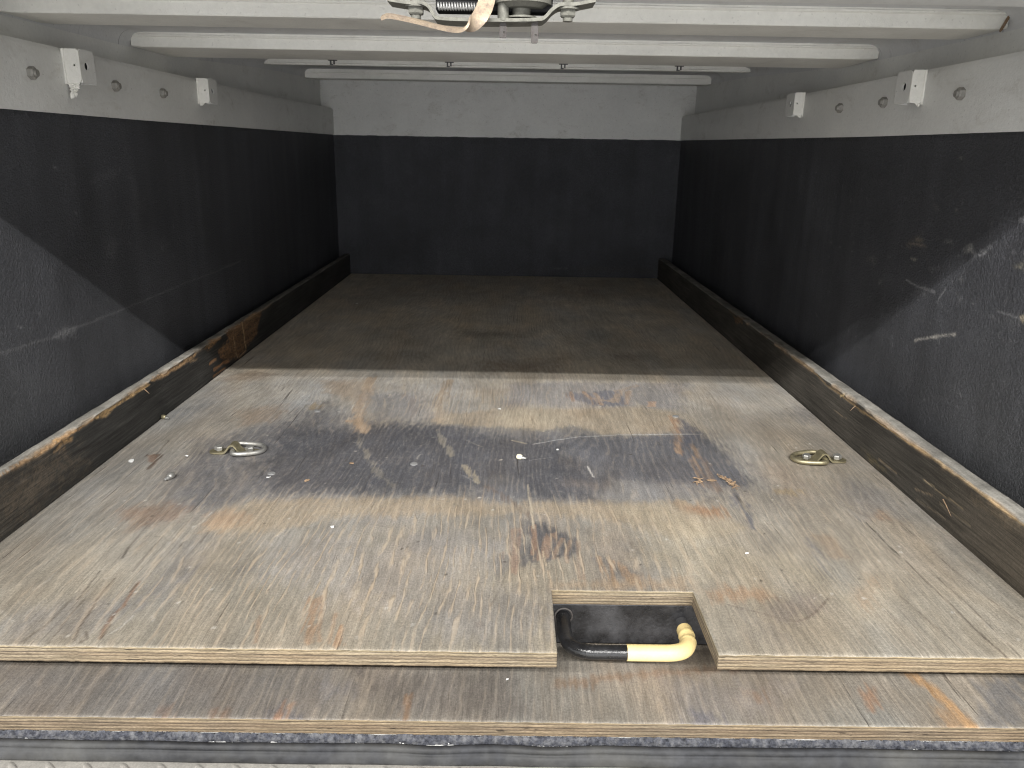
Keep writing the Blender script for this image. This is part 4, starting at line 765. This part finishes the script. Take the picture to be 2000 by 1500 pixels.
# ---------------------------------------------------------------- kick boards
def kick_board(side, ops, label):
    x = side * .6135; th = .0195 if side < 0 else .0265
    root = tag(empty('kick_board', (x, .69, -.08)), label, 'board', 'timber kick boards along both walls')
    prof = [(0, z) for z in np.arange(-.078, -.003, .025)] + [(0, z) for z in np.arange(-.003, .0765, .0022)] + [(.0006, .0778), (.0018, .0788)] + [(a, .0792) for a in np.arange(.004, th - .003, .0025)] + [(th - .0015, .0785), (th, .0765), (th, .04), (th, -.07)]
    prof = np.array(prof); ys = axis_lines(.70, 2.1, .003, coarse=(3.115, .010)); vi = np.arange(len(prof)).astype(float)
    s = np.array([0] + list(np.cumsum(np.hypot(*np.diff(prof, axis=0).T))))
    def parts(U, V):
        i = V.astype(int); return prof[i, 0], prof[i, 1]
    Uu, Vv = np.meshgrid(ys, vi, indexing='ij'); Uu, Vv = Uu.ravel(), Vv.ravel(); a, z = parts(Uu, Vv)
    top = (a > .0003); P = np.stack([Uu, np.where(top, .0775 + a * .9, z)], 1)
    n = N1(Uu * 7, z * 14 + side, 5)[:, None]; st = N3(Uu * 9, z * 420, 3)[:, None]
    bc = (lin((52, 51, 49)) if side < 0 else lin((64, 61, 56))); wb = lin((96, 86, 72))
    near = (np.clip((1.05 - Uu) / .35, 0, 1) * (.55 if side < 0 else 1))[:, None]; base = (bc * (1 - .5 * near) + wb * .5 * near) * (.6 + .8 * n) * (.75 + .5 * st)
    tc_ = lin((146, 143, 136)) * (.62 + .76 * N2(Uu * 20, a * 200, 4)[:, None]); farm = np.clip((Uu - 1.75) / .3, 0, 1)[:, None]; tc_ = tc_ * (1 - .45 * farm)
    base = np.where(top[:, None], tc_, base)
    edge = np.exp(-((np.where(top, .0785 + a, z) - .0785) / (.0035 + .003 * N2(Uu * 30, Uu * 0, 4))) ** 2)[:, None] * np.clip((N1(Uu * 18 + 3, Uu * 0 + side * 5, 4)[:, None] - .38) * 6, 0, 1) * np.clip((2.2 - Uu) / .4, 0, 1)[:, None]
    base = base * (1 - .8 * edge) + lin((146, 124, 98)) * .8 * edge
    col, cov = paint(P, base, ops, .0055, 1.5, along=0, grain=True)
    lum = col.mean(1); chip = np.clip(cov, 0, 1) * (lum > lin((92, 84, 70)).mean())
    dep = chip * (.0016 + .0022 * N2(Uu * 60, P[:, 1] * 180, 3)) + edge[:, 0] * .0016 * N3(Uu * 90, Uu * 0, 3)
    jag = edge[:, 0] * .0055 * (N2(Uu * 45, Uu * 0 + 2, 4)) + .0024 * (N1(Uu * 25, Uu * 0, 4) - .5) * (z > .07)
    bow = .0014 * (N1(Uu * 2.5, Uu * 0 + 9, 2) - .5)
    def fn(U, V): return np.stack([x + side * (a + bow + np.where(a < th - .002, dep, 0)), Uu, z - np.where(z > .07, jag + dep * .5, 0)], 1)
    me, _, _ = grid_mesh('timber', ys, vi, fn); attr(me, 'stain', col); rel(obj('timber', me, M_board), root)
    for yy, e in ((.70, -1), (3.114, 1)):
        bm = bmesh.new(); box(bm, *sorted((x + side * .0006, x + side * (th - .0006))), *sorted((yy - e * .0005, yy - e * .003)), -.078, .0775)
        bm_done(bm, 'end_grain', M_edge, root=root)
    return root
kick_board(-1, KL, 'black stained timber kick board, split open and splintered where the shadow starts')
kick_board(1, KR, 'brown black timber kick board with long pale scratches and a cleaner top edge')
r = np.random.RandomState(5)                                             # splinters standing off the boards
def splinter(p, d, l, w, label):
    p, d = Vector(p), Vector(d).normalized(); bm = bmesh.new(); tube(bm, [p, p + d * l * .4 + Vector((0, 0, .0006)), p + d * l], [w, w * .8, w * .15], 5); o = bm_done(bm, 'splinter', M_splint); tag(o, label, 'splinter', 'splinters on the kick boards')
splinter((-.6125, 1.30, .0705), (.5, -.2, -.35), .013, .0009, 'thin pale splinter sticking out of the chipped edge over the single scratch wall board')
splinter((.6125, 1.262, .071), (-.55, -.3, -.35), .013, .0009, 'thin pale splinter hooked off the top edge of the brown black board')
splinter((.6105, .965, .036), (-.15, -1, -.3), .034, .0010, 'long pale sliver lying along the face of the brown black board')

# ---------------------------------------------------------------- tie-down rings
def tie_down(cx, y, s, label, wear_mat, ring_mat, turn):
    root = tag(empty('tie_down_ring', (cx, y, 0)), label, 'ring', 'tie-down rings bolted to the deck'); Z = .0008
    prof = [(-.0290, .0015), (-.022, .0015), (-.0145, .0018), (-.0092, .0062), (-.0042, .0132), (0, .0150), (.0042, .0132), (.0092, .0062), (.0145, .0018), (.024, .0015), (.034, .0015)]
    path = [(cx + s * p[0], y, Z + p[2]) for p in smoothpath([(a, 0, b) for a, b in prof], 4)]
    bm = bmesh.new(); strap(bm, path, (0, 1, 0), .0200, .0026)
    for a in (-.0290, .034): cyl(bm, (cx + s * a, y, Z + .0002), (cx + s * a, y, Z + .0028), .0100, n=28)
    bm_done(bm, 'strap', wear_mat, root=root)
    ctrl = [(0, -.018), (0, 0), (0, .018), (.007, .0235), (.018, .0228), (.035, .0185), (.0450, .0105), (.0480, 0), (.0450, -.0105), (.035, -.0185), (.018, -.0228), (.007, -.0235)]
    P = []; n = len(ctrl); ca, sa = math.cos(turn), math.sin(turn)
    for i in range(n):
        p0, p1, p2, p3 = [np.array(ctrl[(i + k - 1) % n]) for k in range(4)]
        for t in np.arange(0, 1, .125): P.append(.5 * (2 * p1 + (-p0 + p2) * t + (2 * p0 - 5 * p1 + 4 * p2 - p3) * t * t + (-p0 + 3 * p1 - 3 * p2 + p3) * t ** 3))
    P = [(a * ca - b * sa, a * sa + b * ca) for a, b in P]
    bm = bmesh.new(); tube(bm, [(cx + s * a, y + b, Z + .0066 - .0028 * max(a, 0) / .05) for a, b in P], .0038, 14, closed=True); bm_done(bm, 'd_ring', ring_mat, root=root, smooth=True)
    for a in (-.0240, .0260):
        bm = bmesh.new(); cx_, zz = cx + s * a, Z + .0026; cyl(bm, (cx_, y, zz), (cx_, y, zz + .0034), .0034, n=16); hexhead(bm, (cx_, y, zz + .0026), (.10 * s, -.06, 1), .0070, .0060, 0); bm_done(bm, 'bolt', M_zinc, root=root)
    return root
tie_down(-.4240, 1.186, 1, 'steel tie-down ring on the dark stain edge, its ring dull silver', M_yzinc, M_zinc, .20)
tie_down(.5355, 1.186, -1, 'yellowish tie-down ring on clean grey wood near the brown black board', M_yzinc, M_yzinc, .0)
# screw heads in the deck, loose bits
for x, y, lab in ((-.34, 1.403, 'flush round screw head in pale wood behind the dark stain'), (-.339, 1.104, 'flush round screw head at the dark stain, nearest the silver tie-down ring'), (.34, 1.403, 'flush round screw head at the end of the yellowish band'), (-.127, 1.15, 'dull worn screw head inside the dark stain')):
    bm = bmesh.new(); cyl(bm, (x, y, -.0004), (x, y, .0009), .0062, .0056, 28); cyl(bm, (x, y, .0009), (x, y, .0012), .0026, .0022, 6); tag(bm_done(bm, 'screw_head', M_screw), lab, 'screw', 'screw heads set flush in the deck')
def rivet(x, y, ang, s, label, m_body, tip):
    root = tag(empty('loose_connector', (x, y, 0)), label, 'connector', 'small loose connectors lying on the deck'); d = Vector((math.cos(ang), math.sin(ang), 0)); c = Vector((x, y, .0048 * s))
    bm = bmesh.new(); P = [c + d * k * s for k in (-.0065, -.0058, -.004, 0, .002, .0035)]; tube(bm, P, [q * s for q in (.0022, .0038, .0046, .0046, .0042, .0030)], 16); bm_done(bm, 'body', m_body, root=root, smooth=True)
    bm = bmesh.new(); c2 = c + Vector((0, 0, -.0012 * s)); tube(bm, [c2 + d * k * s for k in (.003, .0062, .0075, .0105, .0112)], [q * s for q in (.0031, .0031, .0022, .0019, .0008)], 14); bm_done(bm, 'metal_tip', tip, root=root, smooth=True)
rivet(.042, 1.175, -.35, .95, 'cream plastic connector with a metal tip, alone in the dark stain', M_cream, M_spring)
rivet(-.482, 1.078, -1.9, 1.05, 'shiny metal connector lying on grey wood nearest the opening', M_zinc, M_spring)
rivet(-.604, 1.345, -.35, .9, 'brass coloured connector lying against the split kick board', M_yzinc, M_zinc)
def flake(x, y, w, h, ang, label, mat=M_flake, name='paint_flake', t=.0006, grp='white flakes on the deck', cat='flake', lift=.0004):
    bm = bmesh.new(); q = np.random.RandomState(int(abs(x * 997 + y * 313) * 10)); n = 7; vs = []
    for k in range(n):
        a = 2 * math.pi * k / n; rr = .75 + .5 * q.rand(); u, v = w / 2 * rr * math.cos(a), h / 2 * rr * math.sin(a); vs.append((x + u * math.cos(ang) - v * math.sin(ang), y + u * math.sin(ang) + v * math.cos(ang), lift + .0012 * q.rand()))
    a = [bm.verts.new(p) for p in vs]; b = [bm.verts.new((p[0], p[1], p[2] + t)) for p in vs]; bm.faces.new(a[::-1]); bm.faces.new(b)
    for k in range(n): bm.faces.new((a[k], a[(k + 1) % n], b[(k + 1) % n], b[k]))
    tag(bm_done(bm, name, mat), label, cat, grp)
flake(-.571, 1.144, .009, .015, .3, 'largest white paint flake, on grey wood beside the split kick board')
flake(-.339, 1.088, .006, .003, .2, 'small white flake just in front of a flush screw head')
flake(-.494, 1.168, .005, .003, .3, 'tiny white flake before the bolt of the silver tie-down ring')
flake(.005, 1.428, .006, .004, 0, 'small white flake on the yellowish band of the deck')
flake(.105, 1.218, .005, .004, .4, 'small white flake at the dark notch behind the cream connector')
flake(.322, .873, .005, .003, .3, 'small white flake in front, beside the handle notch')
flake(-.208, .93, .005, .006, .9, 'white chip on worn grey wood far in front of the dark stain')
flake(-.469, 2.481, .007, .007, 0, 'white crumb deep inside the shaded end of the deck')
flake(.024, .73, .003, .003, 0, 'white crumb on the lower plywood sheet', lift=-.0798)
def shavings(x, y, n, spread, label):
    bm = bmesh.new(); q = np.random.RandomState(int(abs(x * 1000)) + n)
    for k in range(n):
        t = q.rand(); p = Vector((x + spread[0] * (t - .5) + 0.0018 * q.randn(), y + spread[1] * (t - .5) + .0028 * q.randn(), .0006 + .0026 * q.rand())); a = q.uniform(0, 6.28); d = Vector((math.cos(a), math.sin(a), q.uniform(-.2, .35))); l = q.uniform(.003, .009)
        w = Vector((-d.y, d.x, q.uniform(-.5, .5))).normalized() * q.uniform(.0005, .0018); u = Vector((0, 0, q.uniform(.0003, .0012)))
        c = [p - w, p + w * .8, p + d * l + w * q.uniform(-.2, .6), p + d * l * q.uniform(.6, 1) - w * q.uniform(.1, .9)]; A_ = [bm.verts.new(x) for x in c]; B_ = [bm.verts.new(x + u) for x in c]
        bm.faces.new(A_[::-1]); bm.faces.new(B_)
        for e in range(4): bm.faces.new((A_[e], A_[(e + 1) % 4], B_[(e + 1) % 4], B_[e]))
    o = bm_done(bm, 'wood_shavings', M_splint); tag(o, label, 'shavings', 'clumps of wood shavings on the deck')
shavings(.357, 1.096, 60, (.016, -.040), 'larger clump of fresh orange wood shavings on the dark streak')
shavings(.311, 1.094, 14, (.006, .010), 'smaller clump of wood shavings beside the brown streak')
flake(.333, 1.098, .014, .006, .1, 'thin oval wood chip between both clumps of shavings', M_splint, 'wood_chip', .0012, 'loose wood chips on the deck', 'chip')
flake(-.225, 1.146, .006, .008, .5, 'small orange wood chip inside the dark stain', M_splint, 'wood_chip', .001, 'loose wood chips on the deck', 'chip')
flake(-.278, 1.078, .009, .005, .8, 'small orange wood chip near the front of the dark stain', M_splint, 'wood_chip', .001, 'loose wood chips on the deck', 'chip')

# ---------------------------------------------------------------- sill: felt, gasket, tread plate
bm = bmesh.new(); box(bm, -.70, .715, .6606, .74, -.135, -.1037, .001); tag(bm_done(bm, 'door_sill', M_flake), 'white painted sill showing as thin slits above the rubber gasket', 'sill')
xs = axis_lines(-.69, .70, .0016); vs = axis_lines(0, 1, .08)
def fn(U, V):
    ang = V * 1.7; y = .6638 - .0040 * np.sin(np.clip(ang * 1.2, 0, 1.57)) ; z = -.0972 - .0086 * V + .0
    n = N1(U * 420, V * 9, 3) - .5; n2 = N2(U * 90, V * 4, 3) - .5
    return np.stack([U, y - .0030 * n - .0015 * n2, z - .0012 * n2 - .0012 * n], 1)
me, U, V = grid_mesh('felt_strip', xs, vs, fn); o = obj('felt_strip', me, M_felt); tag(o, 'fuzzy dark grey felt strip under the front edge of the lower plywood', 'felt strip')
xs = axis_lines(-.70, .71, .006); prof = np.array([(.6600, -.1055), (.6575, -.1020), (.6550, -.0996), (.6528, -.0990), (.6505, -.1000), (.6488, -.1022), (.6490, -.1048), (.6500, -.1056), (.6478, -.1068), (.6462, -.1088), (.6444, -.1140), (.6460, -.1180), (.66, -.1190)])
def gas(x): 
    dip = -.0026 * (np.exp(-((x + .23) / .07) ** 2) * .8 + np.exp(-((x + .05) / .028) ** 2) + np.exp(-((x - .068) / .03) ** 2)); return dip + .0006 * np.sin(x * 21) + .0004 * np.sin(x * 53 + 1)
def fn(U, V):
    i = V.astype(int); y = prof[i, 0]; z = prof[i, 1] - .0008; g = gas(U); low_ = .0016 * (N1(U * 6, U * 0, 3) - .5)
    return np.stack([U, y - .35 * g + .0008 * (N2(U * 14, V, 2) - .5), z + g * np.where(i < 8, 1, .8) + np.where(i > 6, low_, 0)], 1)
me, U, V = grid_mesh('rubber_gasket', xs, np.arange(len(prof)).astype(float), fn); me.polygons.foreach_set('use_smooth', [True] * len(me.polygons)); o = obj('rubber_gasket', me, M_rubber); tag(o, 'wavy grey rubber gasket with a double lip along the sill', 'gasket')
bm = bmesh.new(); box(bm, -.75, .76, .50, .652, -.130, -.1198, .002)
for i in range(40):
    for j in range(5):
        x = -.73 + i * .0375 + (.018 if j % 2 else 0); y = .636 - j * .026; a = .8 if j % 2 else -.8
        m = Matrix.Translation((x, y, -.1198)) @ Matrix.Rotation(a, 4, 'Z') @ Matrix.Diagonal((.013, .0035, .0016, 1)); bmesh.ops.create_uvsphere(bm, u_segments=12, v_segments=6, radius=1, matrix=m)
tag(bm_done(bm, 'tread_plate', M_tread), 'dusty metal tread plate at the very bottom, in front of the gasket', 'step plate')

# ---------------------------------------------------------------- latch hanging from the header
LY = .705
lat = tag(empty('door_latch', (0, LY, .6035)), 'greasy metal door latch with a bronze lever and coil spring, hanging from the header', 'latch')
br = smoothpath([(-.082, LY, .5935), (-.066, LY, .5915), (-.056, LY, .5918), (-.049, LY, .5890), (-.0445, LY, .5825), (-.038, LY, .5800), (0, LY, .5795), (.038, LY, .5805), (.0455, LY, .5825), (.051, LY, .5880), (.058, LY, .5920), (.070, LY, .5925), (.086, LY, .5955)], 5)
bm = bmesh.new(); strap(bm, br, (0, 1, 0), .028, .0026); bm_done(bm, 'bracket', M_steel, root=lat)
for x in (-.060, .0645):
    bm = bmesh.new(); hexhead(bm, (x, LY - .005, .5908), (0, 0, -1), .0068, .0056, .0092, .0016); cyl(bm, (x, LY - .005, .586), (x, LY - .005, .5805), .0043, .0040, 18); cyl(bm, (x, LY - .005, .5925), (x, LY - .005, .6036), .0045, n=16); bm_done(bm, 'bolt', M_steel, root=lat)
bm = bmesh.new(); box(bm, -.044, .052, LY - .004, LY + .016, .5875, .6036, .0015); bm_done(bm, 'case', M_dark, root=lat)
bm = bmesh.new(); cyl(bm, (.027, LY - .002, .5925), (.027, LY - .002, .6034), .024, .024, 40); cyl(bm, (.027, LY - .002, .5895), (.027, LY - .002, .5926), .0165, .021, 40); cyl(bm, (.0265, LY - .003, .5825), (.0265, LY - .003, .590), .0070, .0078, 28); cyl(bm, (.0265, LY - .003, .5822), (.0265, LY - .003, .5836), .0125, .0125, 32); cyl(bm, (.0265, LY - .003, .5785), (.0265, LY - .003, .580), .0065, .0075, 24); bm_done(bm, 'rotor', M_steel, root=lat)
bm = bmesh.new(); P = []
for k in range(16 * 14 + 1):
    a = 2 * math.pi * k / 14; P.append((-.042 + .036 * k / (16 * 14), LY - .010 + .0026 * math.cos(a), .5895 + .0026 * math.sin(a)))
tube(bm, P, .0007, 6); bm_done(bm, 'spring', M_spring, root=lat, smooth=True)
bm = bmesh.new(); cyl(bm, (.0115, LY - .010, .5795), (.0115, LY - .010, .6034), .0046, .0046, 24); bm_done(bm, 'pin', M_steel, root=lat, smooth=True)
for x, zb, zt in ((.0115, .5668, .5798), (.0375, .5632, .5795)):
    bm = bmesh.new(); holed_plate(bm, (x, LY - .0095, (zb + zt) / 2), (1, 0, 0), (0, 0, 1), (0, -1, 0), .0056, zt - zb, (.0008, -.0022), .0009, .002); bm_done(bm, 'tab', M_rust, root=lat)
lev = smoothpath([(-.0005, LY - .016, .6036), (-.0015, LY - .019, .594), (-.0045, LY - .024, .584), (-.0105, LY - .029, .5755), (-.0190, LY - .033, .5700), (-.0275, LY - .0345, .5690), (-.040, LY - .035, .5708), (-.056, LY - .034, .5745), (-.070, LY - .033, .5772), (-.079, LY - .032, .5785), (-.084, LY - .031, .5772)], 6)
bm = bmesh.new(); P = [Vector(p) for p in lev]; rings = []
for i, p in enumerate(P):
    t = (P[min(i + 1, len(P) - 1)] - P[max(i - 1, 0)]).normalized(); f = i / (len(P) - 1); tw = max(0, min(1, (f - .22) / .35)); w = Vector((1, .25, .1)).lerp(Vector((0, 1, .42)), tw); w = (w - t * w.dot(t)).normalized(); nn = t.cross(w); wd = .0130 * (1 - .45 * tw); 
    if f > .93: wd *= 1.15
    rings.append([bm.verts.new(p + a * w * wd / 2 + b * nn * .0011) for a, b in ((-1, -1), (-.6, -1.15), (.6, -1.15), (1, -1), (1, 1), (.6, 1.15), (-.6, 1.15), (-1, 1))])
for A, B in zip(rings, rings[1:]):
    for k in range(8): bm.faces.new((A[k], A[(k + 1) % 8], B[(k + 1) % 8], B[k]))
bm.faces.new(rings[0][::-1]); bm.faces.new(rings[-1]); bm_done(bm, 'lever', M_copper, root=lat, smooth=True)
